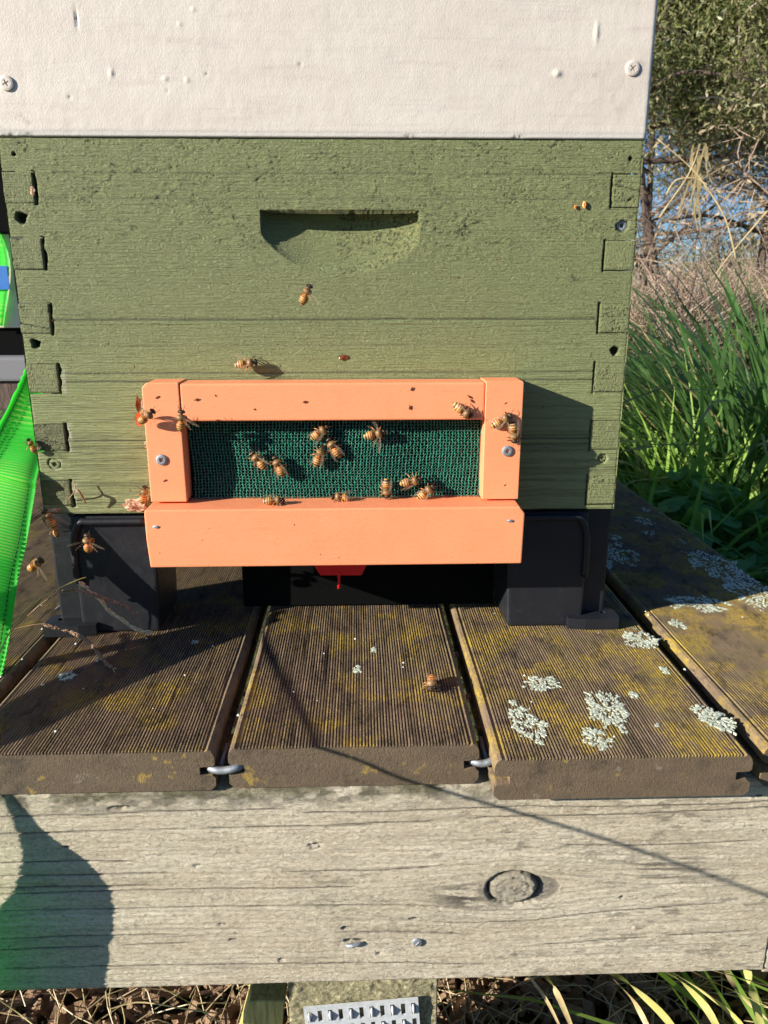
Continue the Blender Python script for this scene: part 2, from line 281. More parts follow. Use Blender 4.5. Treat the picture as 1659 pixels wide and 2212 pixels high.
def grid_front(name, x0, x1, z0, z1, step, y, hfun, mat, parent, keep=None, back=.019, **kw):
    nx, nz = int((x1-x0)/step)+1, int((z1-z0)/step)+1; xs = np.linspace(x0, x1, nx); zs = np.linspace(z0, z1, nz); X, Z = np.meshgrid(xs, zs)
    H, tone = hfun(X, Z); V = np.stack([X, y-H, Z], -1).reshape(-1, 3)
    i = np.arange(nz-1)[:, None]*nx; j = np.arange(nx-1)[None]; F = np.stack([i+j, i+j+1, i+nx+j+1, i+nx+j], -1).reshape(-1, 4)
    if keep is not None: F = F[keep((X[:-1, :-1]+X[1:, 1:])/2, (Z[:-1, :-1]+Z[1:, 1:])/2).ravel()]
    # skirt to the back
    ring = np.concatenate([np.arange(nx), np.arange(1, nz)*nx+nx-1, (nz-1)*nx+np.arange(nx-2, -1, -1), np.arange(nz-2, 0, -1)*nx])
    VB = V[ring].copy(); VB[:, 1] = y+back; n0 = len(V); r = len(ring); k = np.arange(r); k2 = (k+1) % r
    F2 = np.stack([ring[k2], ring[k], n0+k, n0+k2], -1); tone = tone.reshape(-1, 3)
    me = npmesh(name, np.concatenate([V, VB]), [np.concatenate([F, F2])], True, np.concatenate([tone, tone[ring]]))
    return link(name, me, mat, parent, **kw)

# ================================================================== GROUND
gv = []; 
g = Buf(); nn = 60; xs = np.linspace(-6, 8, nn); ys = np.linspace(-3, 11, nn); X, Y = np.meshgrid(xs, ys); Z = -.48+.03*(fbm(X*2, Y*2, 3)-.5)+.0*X
V = np.stack([X, Y, Z], -1).reshape(-1, 3); i = np.arange(nn-1)[:, None]*nn; j = np.arange(nn-1)[None]; g.add(V, np.stack([i+j, i+j+1, i+nn+j+1, i+nn+j], -1).reshape(-1, 4))
g.add([(-400, -400, -.505), (400, -400, -.505), (400, 400, -.505), (-400, 400, -.505)], [(0, 1, 2, 3)])
link('ground', g.mesh('ground', True), M['soil'], kind='structure')

# ================================================================== DECK
deck = empty('deck', (0, 0, 0), label='weathered platform of ribbed brown composite planks on a grey timber beam', cat='deck')
TH = .026
def plank_profile(w_):
    pts = []; R_ = .0042; pitch = .00182; n_ = int((w_-.011)/pitch); x = (w_-n_*pitch)/2; lead = x
    # top from left to right with ribs
    pts += [(0, -R_-.001), (.0006, -R_+.0012), (.0018, -.0012), (.0036, -.0002)]
    for k in range(n_):
        a = lead+k*pitch; j_ = random.uniform(-.00008, .00008)
        pts += [(a+.0002, -.00135), (a+.00055, -.00002+j_), (a+.00125, -.00002-j_), (a+.0016, -.00135)]
    pts += [(w_-.0036, -.0002), (w_-.0018, -.0012), (w_-.0006, -R_+.0012), (w_, -R_-.001), (w_, -.0095), (w_-.0012, -.0108), (w_-.0085, -.0112), (w_-.0085, -.0162), (w_-.0016, -.0166), (w_, -.0180), (w_, -TH+.003), (w_-.003, -TH)]
    pts += [(.003, -TH), (0, -TH+.003), (0, -.0180), (.0016, -.0166), (.0085, -.0162), (.0085, -.0112), (.0012, -.0108), (0, -.0095)]
    return pts
def make_plank(x0, w_, yf, yb=1.75, dz=0, **kw):
    pr = np.array(plank_profile(w_)); k = len(pr); yy = [yf, yf+.0006]+list(np.linspace(yf+.02, yf+.5, 24))+[yf+.7, yf+1.0, yf+1.4, yb]; V = []
    for q, y in enumerate(yy):
        sx = 1; wob = .0002*math.sin(y*37+x0*50)
        P_ = pr.copy(); 
        if q == 0: P_[:, 1] = np.where(P_[:, 1] > -.006, P_[:, 1]-.0004, P_[:, 1])
        top = P_[:, 1] > -.0005
        P_[:, 1] = P_[:, 1]+np.where(top, -.00028*vn(P_[:, 0]*900+x0*99, np.full(k, y*130), 2), 0)
        V.append(np.stack([P_[:, 0]+x0+wob, np.full(k, y), P_[:, 1]+dz], -1))
    m_ = len(yy); V = np.concatenate(V); i = np.arange(m_-1)[:, None]*k; j = np.arange(k)[None]; j2 = (j+1) % k
    F = np.stack([i+j2, i+j, i+k+j, i+k+j2], -1).reshape(-1, 4)
    bm = bmesh.new(); me = npmesh('plank', V, [F]); bm.from_mesh(me); bm.verts.ensure_lookup_table()
    f = bm.faces.new([bm.verts[q] for q in range(k)]); f.material_index = 1; f2 = bm.faces.new([bm.verts[(m_-1)*k+q] for q in range(k)][::-1]); f2.material_index = 1
    bmesh.ops.recalc_face_normals(bm, faces=bm.faces); bmesh.ops.triangulate(bm, faces=[f, f2]); bm.to_mesh(me); bm.free()
    return link('plank', me, [M['plank'], M['plank_end']], deck, **kw)
PL = {}
for nm, x0, w_, yf in (('F', -.6215, .1335, -.150), ('Z', -.483, .136, -.151), ('Y', -.3445, .133, -.150), ('A', -.2045, .1425, -.1535), ('B', -.0545, .1405, -.152), ('C', .0922, .1422, -.1675), ('D', .2440, .1262, -.160)):
    PL[nm] = make_plank(x0, w_, yf)
PL['C']['label'] = 'ribbed plank with large white lichen rosettes'
# metal clips between planks (end view in the gaps)
for xa, xb, y in ((-.0665, -.0472, -.1510), (.0812, .0965, -.1490)):
    b = Buf(); pts = smooth_path([(xa, y+.002, -.0140), (xa+.004, y-.001, -.0137), ((xa+xb)/2, y-.0015, -.0140), (xb-.003, y-.001, -.0128), (xb, y+.003, -.0133)], 16)
    tube(b, pts, [.0018]+[.0022]*14+[.0019], 8)
    for q in (.35, .65): p = np.array([xa+(xb-xa)*q, y+.004, -.0142]); tube(b, [p, p+(0, .02, 0)], .0016, 6)
    link('clip', b.mesh('clip', True), M['zinc'], deck, label='galvanised deck clip in the plank gap')
# screws deeper in the gaps / dead leaves wedged
b = Buf()
for q in range(26):
    x = random.choice([-.0580, .0890, .2390])+random.uniform(-.002, .002); y = random.uniform(-.13, .0); z = random.uniform(-.024, -.010); s = random.uniform(.002, .006); a = random.uniform(0, 3)
    V = [(x-s*.4, y-s, z), (x+s*.4, y-s*.8, z+.002*math.sin(a)), (x+s*.5, y+s, z+.003*math.cos(a)), (x-s*.3, y+s*.8, z+.001)]; b.add(V, [(0, 1, 2, 3)])
tag(link('leaf_litter', b.mesh('leaf_litter'), M['mulch'], None), 'brown leaf litter wedged down in the gaps between the planks', 'leaf litter', None, 'stuff')

# --- beam under the planks
KX, KZ = [float(v) for v in aty(1110, 1920, -.151)[[0, 2]]]
BZ0, BZ1 = -.1675, -.0272
def beam_h(X, Z):
    dx, dz = X-KX, Z-KZ; r = np.hypot(dx/.0155, dz/.0117); warp = .010*np.sign(dz)*np.exp(-np.abs(dz)/.03)*np.exp(-(dx/.045)**2)*.9
    Zw = Z-warp+.0025*np.sin(X*9)
    gr = fbm(X*35, Zw*900, 4, 5); g2 = fbm(X*120, Zw*1300, 3, 9); H = .0004*(gr-.5)+.0006*(fbm(X*500, Zw*1100, 3, 91)-.5)
    dark = sst(.60, .72, fbm(X*75, Zw*1000, 4, 21))*.8; dark = dark*sst(.05, .16, X)*.45
    dark = np.clip(dark*sst(.42, .58, fbm(X*9, Zw*28, 2, 14)), 0, 1)
    tone = np.zeros(X.shape+(3,)); tone[..., 0] = dark*.8
    tone[..., 1] = sst(.5, .72, fbm(X*40, Zw*300, 4, 31))*.16
    for sc_, am, sd_ in ((420, .11, 51), (900, .08, 53)):
        gl = fbm(X*7, Zw*sc_, 3, sd_); kk = sst(.60, .68, gl)*sst(.3, .55, fbm(X*25, Zw*60, 2, sd_+1)); tone[..., 0] = np.maximum(tone[..., 0], kk*am); H -= .00035*kk; k2 = sst(.40, .30, gl); H += .0002*k2
    bl = sst(.60, .72, fbm(X*120, Zw*420, 4, 63))*sst(.45, .6, fbm(X*12, Zw*30, 3, 64)); tone[..., 0] = np.maximum(tone[..., 0], bl*.38*sst(-.12, .10, X)+bl*.10)
    def crack(z, xa, xb, w_, d, sl=0, seed=0, amp=.0016):
        nonlocal H
        zc = z+sl*(X-xa)+amp*(fbm(X*26, X*0+seed, 3, seed)-.5); e = sst(xa-.002, xa+.012, X)*sst(xb+.002, xb-.012, X)*sst(.12, .3, fbm(X*30, X*0, 2, seed+3))
        k = np.exp(-((Zw-zc)/w_)**2)*e; H -= d*k; tone[..., 0] = np.maximum(tone[..., 0], np.clip(k*1.15, 0, 1)*.95)
    for z, xa, xb, w_, d, sl in ((-.0515, -.5, -.02, .00035, .0012, .02), (-.0610, -.5, .03, .00045, .0016, .015), (-.0440, -.02, .27, .0003, .001, .012), (-.0525, .0, .27, .0003, .001, .03),
                                 (-.0760, -.5, -.11, .0004, .001, .0), (-.0870, -.5, -.09, .00045, .0014, .005), (-.0935, -.5, -.10, .0004, .0012, .0), (-.1010, -.5, .02, .0004, .0012, .01), (-.1120, -.5, .14, .0004, .0015, .006),
                                 (-.1330, -.5, -.09, .0004, .0013, .01), (-.1440, -.5, -.08, .0003, .001, .02), (-.1290, .0, .09, .0005, .002, .0), (-.1205, .06, .24, .0003, .0008, .05), (-.0700, .13, .27, .0003, .0009, .02), (-.0850, -.03, .07, .0003, .0007, .02),
                                 (-.1520, -.2, .1, .0003, .0007, .0), (-.1380, .12, .26, .0003, .0007, .03)):
        crack(z, xa, xb, max(w_*.95, .00040), d*1.1, sl, int(abs(z)*9000))
    # knot
    ring = np.exp(-((r-1-.06*(fbm(X*300, Z*300, 2, 8)-.5))/.10)**2); inside = sst(1.0, .93, r)
    H = np.where(r < 1, .00012*np.cos(r*26)+.0009*(fbm(X*500, Z*500, 3, 4)-.5)+.0001, H) - ring*.0030
    tone[..., 1] = np.maximum(tone[..., 1]*(1-inside), inside*(.25+.5*(fbm(X*400, Z*400, 3, 6)-.3))); tone[..., 0] = tone[..., 0]*(1-inside)
    kc = sst(.035, 0, np.abs(fbm(X*150+Z*90, Z*160, 3, 66)-.5))*inside; H -= .0006*kc; tone[..., 0] = np.maximum(tone[..., 0], np.maximum(np.clip(ring*1.3, 0, 1)*sst(.22, .45, fbm(X*220, Z*220, 3, 71)), kc*.6))
    r2 = np.hypot((dx-.013)/.0135, (dz+.0)/.0085); cres = sst(1.06, .98, r2)*(1-sst(1.06, 1.0, r)); H -= cres*.0028; tone[..., 1] = np.maximum(tone[..., 1], cres*.75); tone[..., 0] = np.maximum(tone[..., 0], np.exp(-((r2-1)/.07)**2)*(r > 1.03)*.85)
    # dark stain left of knot, moss along the top edge
    st = np.exp(-((dx+.030)/.019)**2-((dz+.005)/.011)**2)*sst(.38, .50, fbm(X*60, Zw*420, 4, 12)); tone[..., 0] = np.maximum(tone[..., 0], st*.9); hl = np.exp(-((r-1.28)/.16)**2)*sst(.35, .6, fbm(X*150, Z*300, 3, 83)); tone[..., 0] = np.maximum(tone[..., 0], hl*.45*(dx < .005)); st2 = np.exp(-((dx-.085)/.05)**2-((dz-.012)/.016)**2)*sst(.5, .66, fbm(X*45, Zw*500, 4, 88)); tone[..., 0] = np.maximum(tone[..., 0], st2*.7)
    tp = sst(-.047+.012*(fbm(X*25, Z*0, 3, 2)-.5), -.030, Z)*sst(.35, .6, fbm(X*160, Z*260, 4, 40)); tone[..., 0] = np.maximum(tone[..., 0], tp*.75*sst(.22, .05, X)); tone[..., 2] = sst(-.038, -.030, Z)*sst(.3, .6, fbm(X*60, Z*80, 3, 44))*.9
    for (px, py, a, b_, d) in ((680, 1828, .0042, .0023, .001), (1135, 1888, .0018, .0012, .002), (765, 2033, .0070, .0022, .002), (750, 2005, .0035, .0015, .0015), (893, 1985, .0028, .0012, .0015), (1343, 1938, .0013, .0011, .0015),
                               (480, 1998, .0028, .0009, .0012), (503, 2030, .0026, .0009, .0012), (425, 1870, .0026, .0009, .0012), (145, 1830, .0032, .0008, .0012), (608, 2075, .0025, .0012, .0012), (820, 2060, .0020, .0010, .0012), (250, 1746, .0045, .0014, .0015), (270, 1744, .0040, .0014, .0015), (1545, 1895, .003, .0009, .0012), (1640, 1720, .003, .001, .001)):
        p = aty(px, py, -.151); q = np.hypot((X-p[0])/a, (Z-p[2])/b_)*(1+.5*(fbm(X*700, Z*700, 2, 3)-.5)); k = sst(1.15, .6, q); H -= k*d*(.5+fbm(X*900, Z*900, 2, 19)); tone[..., 0] = np.maximum(tone[..., 0], k*.85*sst(.35, .55, fbm(X*600, Z*800, 2, 77)))
    e = np.minimum(Z-BZ0, BZ1-Z); H -= .0015*sst(.002, 0, e); return H, tone
beam = grid_front('beam', -.45, .2700, BZ0, BZ1, .00070, -.151, beam_h, M['timber'], deck, back=.044)
def beam_h2(X, Z): H, t = beam_h(X-.5, Z); t[..., 2] = sst(.35, .6, fbm(X*40, Z*60, 3, 5))*.8; return H, t
grid_front('beam', .2708, .62, BZ0-.002, BZ1, .0012, -.1505, beam_h2, M['timber'], deck, back=.044, label='second beam end beyond the butt joint')
for y0 in (.45, 1.15): box('bearer', (-.62, y0, -.168), (.37, y0+.045, -.0272), M['timber'], deck, .001)
# nails in the beam
def nail(px, py, bent=False, r=.0035):
    p = aty(px, py, -.151); b = Buf()
    if not bent:
        th = np.linspace(0, 2*np.pi, 14, endpoint=False); rr = r*(1+.05*np.sin(3*th))
        V = [(p[0], -.1527, p[2])]+[(p[0]+a*.85*math.cos(t), -.1526, p[2]+a*.85*math.sin(t)) for a, t in zip(rr, th)]+[(p[0]+a*math.cos(t), -.1515, p[2]+a*math.sin(t)) for a, t in zip(rr, th)]+[(p[0]+a*math.cos(t), -.149, p[2]+a*math.sin(t)) for a, t in zip(rr, th)]
        k = np.arange(14); k2 = (k+1) % 14; b.add(V, np.stack([1+k2, 1+k, 15+k, 15+k2], -1)); b.F[4].append(np.stack([15+k2, 15+k, 29+k, 29+k2], -1)); b.F[3].append(np.stack([0*k, 1+k, 1+k2], -1))
        tube(b, [(p[0]-.001, -.1529, p[2]-.0012), (p[0]+.0012, -.1529, p[2]+.001)], .0003, 5)
        for t in np.linspace(0, 2*np.pi, 9): pass
    else:
        tube(b, smooth_path([(p[0]-.0048, -.1522, p[2]-.0008), (p[0], -.1530, p[2]), (p[0]+.0046, -.1520, p[2]+.0011)], 8), [.0004, .0011, .0014, .0015, .0013, .0012, .0009, .0004], 6)
    link('nail', b.mesh('nail'), M['zinc'], deck, label='bent flattened nail' if bent else 'round nail head')
nail(901, 2033, r=.0030); nail(764, 2036, True)
# post under the beam with pressed nail plate
def post_h(X, Z): H = .0022*(fbm(X*260, Z*200, 4, 3)-.5)+.002*(fbm(X*60, Z*50, 2, 6)-.5); return H, np.zeros(X.shape+(3,))
px0, px1 = -.0335, .0715
grid_front('post', px0, px1, -.49, -.1685, .0012, -.100, post_h, M['post'], deck, back=.1)
p0 = aty(655, 2178, -.104); p1 = aty(903, 2157, -.104); ang = math.atan2(p1[2]-p0[2], p1[0]-p0[0])
b = Buf(); u = np.array([math.cos(ang), 0, math.sin(ang)]); v = np.array([math.sin(ang), 0, -math.cos(ang)]); L = np.hypot(*(p1-p0)[[0, 2]]); ns = 11; sp_ = L/ns
def quad(a, b1, c, d): b.add([a, b1, c, d], [(0, 1, 2, 3)])
def Pp(s, t, y=-.104): q = p0+u*s+v*t; return np.array([q[0], y, q[2]])
rows = [.0035, .0135, .0175, .0275, .0315, .0415, .0455, .0555, .062]
def slab(s0, s1, t0, t1, y0=-.104, y1=-.1025):
    V = [Pp(s, t, y) for s in (s0, s1) for t in (t0, t1) for y in (y0, y1)]; b.add(V, [(0, 2, 6, 4), (1, 5, 7, 3), (0, 1, 3, 2), (4, 6, 7, 5), (0, 4, 5, 1), (2, 3, 7, 6)])
slab(0, L, 0, rows[0])
for r_ in range(4):
    t0, t1 = rows[2*r_], rows[2*r_+1]
    for k in range(ns+1): slab(max(0, k*sp_-sp_*.30), min(L, k*sp_+sp_*.30), t0, t1)
    slab(0, L, t1, rows[2*r_+2])
plate = b.mesh('nail_plate'); link('nail_plate', plate, M['plate'], deck)
b = Buf()
for r_ in range(4):
    for k in range(ns):
        if (k+r_) % 2: continue
        s = (k+.5)*sp_; t0, t1 = rows[2*r_], rows[2*r_+1]
        tube(b, [Pp(s, t0+.0008, -.1042), Pp(s, t0+.003, -.1056), Pp(s, t1-.002, -.1046), Pp(s, t1, -.1030)], [.0007, .0012, .0009, .0005], 7)
link('plate_teeth', b.mesh('plate_teeth', True), M['plate'], deck, kind='stuff')
q0, q1, q2, q3 = aty(543, 2125, -.07), aty(620, 2125, -.07), aty(600, 2290, -.07), aty(500, 2290, -.07)
prism('brace', [(q[0], q[2]) for q in (q0, q1, q2, q3)], 'y', -.085, -.055, M['pine'], deck, .0008, label='yellowish offcut leaning behind the post')

# --- lichen patches (children of the planks they grow on)
LICH = [('C', 1312, 1530, 46, 33, 130), ('C', 1170, 1474, 34, 15, 60), ('C', 1140, 1560, 31, 36, 85), ('C', 1290, 1593, 24, 24, 45), ('C', 1383, 1378, 30, 21, 75), ('C', 1543, 1548, 34, 24, 70), ('C', 1368, 1500, 9, 6, 9), ('C', 1110, 1517, 7, 5, 8), ('C', 1436, 1446, 8, 6, 9), ('C', 1418, 1563, 4, 4, 4),
        ('D', 1510, 1303, 55, 18, 110), ('D', 1635, 1283, 44, 34, 130), ('D', 1462, 1346, 15, 8, 18), ('D', 1550, 1225, 52, 32, 170), ('D', 1330, 1190, 42, 22, 110), ('D', 1392, 1124, 18, 7, 22), ('D', 1585, 1258, 30, 14, 50), ('D', 1300, 1213, 22, 14, 45), ('D', 1322, 1158, 12, 7, 14), ('D', 1402, 1150, 10, 4, 7), ('D', 1395, 1100, 8, 4, 8), ('D', 1475, 1168, 5, 3, 3),
        ('A', 145, 1458, 16, 8, 20), ('B', 771, 1444, 8, 5, 9), ('B', 809, 1403, 5, 4, 5), ('A', 421, 1385, 7, 3, 6)]
lrng = np.random.RandomState(11)
for pk, px, py, rx, ry, nl in LICH:
    c0 = atz(px, py, .0004); ex = abs(atz(px+rx, py, 0)[0]-c0[0]); ey = abs(atz(px, py-ry, 0)[1]-c0[1]); b = Buf(); nl = int(nl*3.4)
    for q in range(nl):
        a = lrng.uniform(0, 2*np.pi); rr = lrng.uniform(0, 1)**.52*(1+.16*math.sin(2*a+px)+.13*math.sin(5*a+py)+.10*math.sin(11*a+px)+lrng.normal(0, .05))
        if rr < .55 and lrng.rand() < .42: continue
        if vn(np.array(a*2.2+px), np.array(rr*3+py)) < .24: continue
        x = c0[0]+ex*rr*math.cos(a); y = c0[1]+ey*rr*math.sin(a); s = lrng.uniform(.0004, .0013); k = 8; th = np.linspace(0, 2*np.pi, k, endpoint=False)+lrng.rand()
        rad = s*(1+.5*lrng.uniform(-1, 1, k)); z = -.0001+lrng.uniform(0, .00035); tl = lrng.uniform(-.16, .16, 2); el = lrng.uniform(.9, 1.5); ar = math.atan2(ey*math.sin(a), ex*math.cos(a))
        lx, ly = rad*np.cos(th)*el, rad*np.sin(th)*.8; gx_, gy_ = lx*math.cos(ar)-ly*math.sin(ar), lx*math.sin(ar)+ly*math.cos(ar)
        ring_ = np.stack([x+gx_, y+gy_, z+tl[0]*gx_+tl[1]*gy_], -1)
        low = ring_.copy(); low[:, 2] = -.0012
        V = np.concatenate([ring_, [(x, y, z+.00012)], low]); kk = np.arange(k); k2 = (kk+1) % k; n0 = b.n
        b.add(V, np.stack([kk, k2, np.full(k, k)], -1)); b.F[4].append(np.stack([k2, kk, k+1+kk, k+1+k2], -1)+n0)
    link('lichen', b.mesh('lichen'), M['lichen'], PL[pk])
b = Buf()
for q in range(34):
    px, py = random.uniform(0, 1650), random.uniform(1300, 1600); p = atz(px, py, 0); s = random.uniform(.0003, .0010)
    th = np.linspace(0, 2*np.pi, 6, endpoint=False); V = np.concatenate([np.stack([p[0]+s*np.cos(th), p[1]+s*1.4*np.sin(th), th*0-.0002], -1), [(p[0], p[1], s*.7)]]); kk = np.arange(6); b.add(V, np.stack([kk, (kk+1) % 6, np.full(6, 6)], -1))
tag(link('debris', b.mesh('debris'), M['white_spot']), 'tiny pale crumbs scattered on the ribbed planks', 'crumbs', None, 'stuff')

# ================================================================== HIVE BOXES
HB = .0929
def fz(py, px=700): return float(aty(px, py, 0)[2])
# finger joints
FJ = []
for side, rows_, in ((-1, ((370, 440, 74), (513, 583, 94), (655, 722, 110), (785, 850, 128), (915, 975, 143), (1037, 1093, 155))), (1, ((375, 450, 1322), (518, 585, 1306), (655, 720, 1294), (783, 848, 1284), (908, 972, 1276), (1027, 1090, 1268)))):
    for a, b_, pxi in rows_:
        pa, pb = aty(pxi, a, 0), aty(pxi, b_, 0); xi = (pa[0]+pb[0])/2
        FJ.append((side, xi, pb[2], pa[2]))
grooves = [(375, 1.0, .0003, .0004, 110, 1320), (430, 1, .0002, .0004, 90, 1310), (690, 1, .0009, .0005, 112, 1290), (696, -1, .0004, .0012, 112, 1290), (805, 1, .0005, .0004, 128, 1285), (822, 1, .0006, .0004, 128, 1284), (680, 1, .0003, .0003, 112, 200),
           (905, 1, .0002, .0004, 140, 1278), (942, 1, .0004, .0003, 143, 1276), (950, 1, .0006, .0003, 143, 1276), (962, 1, .0004, .0003, 143, 1276), (975, 1, .0003, .0003, 110, 1276), (1003, 1, .0003, .0003, 150, 1276), (1040, 1, .0004, .0003, 155, 1270), (1063, 1, .0003, .0003, 155, 1270), (880, 1, .0002, .0004, 140, 1278), (745, 1, .00015, .0004, 130, 1280)]
ha, hb_, hc = aty(562, 452, 0), aty(905, 457, 0), aty(740, 592, 0)
HXL, HXR, HZT, HZB = ha[0], hb_[0], (ha[2]+hb_[2])/2, hc[2]
holes = [(30, 333, .0014, .004), (45, 470, .0040, .006), (77, 742, .0034, .007), (1362, 342, .0013, .004), (1345, 487, .0042, .0035), (1328, 757, .0034, .005), (1302, 990, .0038, .0025), (117, 1003, .0046, .0022)]
def front_h(X, Z):
    up = sst(fz(640), fz(480), Z); tone = np.zeros(X.shape+(3,)); s3 = lambda a, b_, s: fbm(X*a, Z*b_, 4, s)
    H = (.00045*up+.00008)*(s3(190, 330, 3)-.5)+.0004*(s3(14, 18, 5)-.5)+.00012*(1-up)*(s3(12, 1600, 8)-.5)
    # short torn fibres in the rough sawn part
    for sd in (1, 2, 3):
        c = np.abs(vn(X*150+2.5*vn(X*200, Z*300, sd+9), Z*420+1.5*vn(X*160, Z*100, sd), sd*7)-.5); k = sst(.035, .0, c)*up*sst(.52, .70, s3(60, 110, sd*5)); H -= .0006*k; tone[..., 0] = np.maximum(tone[..., 0], k*.62)
    k = sst(.60, .72, s3(210, 420, 60))*up*sst(.45, .6, s3(40, 60, 64)); H += .0004*k; tone[..., 1] = np.maximum(tone[..., 1], .22*k)
    for py, sg, d, w_, xa, xb in grooves:
        w_ = max(w_, .00055)
        z = fz(py)+.0009*(fbm(X*20, X*0, 3, py)-.5); e = (X > aty(xa, py, 0)[0]+.0012)*(X < aty(xb, py, 0)[0]-.001)*sst(.12, .3, fbm(X*50, X*0, 2, py+1)); kk = np.exp(-((Z-z)/w_)**2)*e
        H -= sg*d*kk
        if sg > 0: tone[..., 0] = np.maximum(tone[..., 0], kk*min(.9, d*1500))
    lo = sst(fz(900), fz(950), Z); kk = sst(.55, .7, s3(6, 520, 90))*lo; H -= .0002*kk; tone[..., 0] = np.maximum(tone[..., 0], kk*.28)
    # knots
    for px, py, r_ in ((1000, 497, .0055), (1006, 540, .0035), (1240, 740, .003), (1275, 765, .003), (1240, 600, .004), (725, 720, .002)):
        p = aty(px, py, 0); q = np.hypot(X-p[0], Z-p[2])/r_; kk = sst(1.4, .2, q); H += kk*.0012*(s3(650, 650, int(px))-.55); tone[..., 0] = np.maximum(tone[..., 0], kk*.7*sst(.5, .62, s3(500, 500, 9)))
    # hand hold: dado scoop, deepest at the top
    cx = (HXL+HXR)/2; hw = (HXR-HXL)/2; tt = np.clip((X-cx-.002)/hw, -1.2, 1.2); zb = HZB+(1-np.sqrt(np.clip(1-.80*tt**2, 0, 1)))*.040
    ins = (X > HXL)*(X < HXR+.0008*(s3(300, 300, 2)-.5)*4)*(Z < HZT); dep = .0190*np.clip((Z-zb)/(HZT-HZB), 0, 1)**.8*ins
    rgh = sst(cx-.01, cx+.02, X+.01*(s3(90, 90, 33)-.5))*(dep > .0003)*sst(.4, .55, s3(130, 260, 55)); 
    dep = np.where(dep > .0003, dep+.0004*(s3(10, 900, 12)-.5)+rgh*.0011*(s3(500, 600, 13)-.5), dep); H = np.where(dep > .0003, -dep, H)
    tone[..., 0] = np.where(dep > .0003, 0, tone[..., 0]); tone[..., 1] = np.where(dep > .0003, rgh*.8*sst(.5, .6, s3(800, 900, 14)), tone[..., 1]); tone[..., 0] = np.where((dep > .0003)*(rgh > .1), .75*sst(.5, .6, s3(900, 900, 15)), tone[..., 0])
    for px, py, r_, d in holes:
        p = aty(px, py, 0); q = np.hypot(X-p[0], Z-p[2])/r_*(1.12+.8*(s3(330, 330, int(py))-.5)); kk = sst(1.05, .75, q); H = H*(1-kk)-d*kk
        if r_ < .0045 and py not in (487, 990): tone[..., 0] = np.maximum(tone[..., 0], kk*.9)
        rim = np.exp(-((q-1.15)/.15)**2)*(X > p[0])*(r_ > .003); tone[..., 2] = np.maximum(tone[..., 2], rim*.6*sst(.45, .6, s3(500, 500, 71)))
    # worn seams round the finger joints
    for sd, xi, z0, z1 in FJ:
        dxx = (X-xi) if sd < 0 else (xi-X); inz = (Z > z0-.0006)*(Z < z1+.0006); wid = (.0010 if sd < 0 else .0002)*(-.55+2.2*vn(Z*230, X*0, 5))
        kk = sst(wid+.0006, wid, np.abs(dxx-.0003))*inz*(dxx > -.001); H -= .0022*kk; tone[..., 0] = np.maximum(tone[..., 0], kk)
        if sd < 0 and z1 < fz(700): rr = np.exp(-((dxx-.0030)/.0011)**2)*inz*sst(.4, .55, s3(300, 300, 81)); tone[..., 2] = np.maximum(tone[..., 2], rr*.8)
    e = np.minimum(Z-HB, HB+.243-Z); H -= .0006*sst(.0012, 0, e); H -= .0006*sst(.0016, 0, .203-np.abs(X)); tone[..., 0] = np.maximum(tone[..., 0], .6*sst(.0014, 0, Z-HB)*sst(.5, .6, s3(100, 60, 3)))
    return H, tone
def keep(xc, zc):
    k = np.ones(xc.shape, bool)
    for sd, xi, z0, z1 in FJ: k &= ~((zc > z0)*(zc < z1)*((xc < xi) if sd < 0 else (xc > xi)))
    return k
gbox = empty('hive_box', (0, .25, HB), label='olive green painted hive box with finger jointed corners and a scooped hand hold', cat='hive box')
grid_front('front_board', -.203, .203, HB, HB+.243, .00072, 0, front_h, M['green'], gbox, keep, back=.0)
for q, (sd, xi, z0, z1) in enumerate(FJ):
    g_ = .0005; gx = .0005 if sd < 0 else .0002; x0, x1 = (-.2032, xi-gx) if sd < 0 else (xi+gx, .2032); off = random.uniform(-.0002, .0002)
    cr = random.uniform(.3, .7); crk = q in (2, 6, 4)
    def fh(X, Z, z0=z0, z1=z1, x0=x0, x1=x1, q=q, cr=cr, crk=crk):
        H = .0007*(fbm(X*260+q*9, Z*220, 4, q)-.5); tone = np.zeros(X.shape+(3,))
        c = np.abs(vn(X*260+30*vn(X*90, Z*90, q), Z*260, q+40)-.5); k = sst(.05, 0, c)*sst(.45, .6, fbm(X*60, Z*60, 2, q)); H -= .0008*k; tone[..., 0] = k*.9; tone[..., 1] = .25*sst(.55, .7, fbm(X*300, Z*300, 3, q+7)); dg = np.abs(np.sin((X*(1 if q % 2 else -1)+Z*.8)*900+3*fbm(X*80, Z*80, 2, q))); tone[..., 0] = np.maximum(tone[..., 0], .22*sst(.25, 0, dg)); H -= .00015*sst(.3, 0, dg)
        tone[..., 0] = np.maximum(tone[..., 0], (.12 if q < 6 else .04)*(1+fbm(X*80, Z*80, 3, q)))
        if crk: zc = z0+(z1-z0)*cr-(X-x0)*.22+.001*(fbm(X*200, X*0, 3, q)-.5); k = np.exp(-((Z-zc)/.0004)**2); H -= .001*k; tone[..., 0] = np.maximum(tone[..., 0], k)
        if q in (4, 5): tone[..., 0] = np.maximum(tone[..., 0], .35+.35*fbm(X*100, Z*100, 3, q))
        e = np.minimum(np.minimum(Z-z0, z1-Z), np.minimum(X-x0, x1-X)); H -= .0006*sst(.0009, 0, e); return H, tone
    grid_front('finger', x0, x1, z0+g_, z1-g_, .0007, off, fh, M['green_end'], gbox, back=.02)
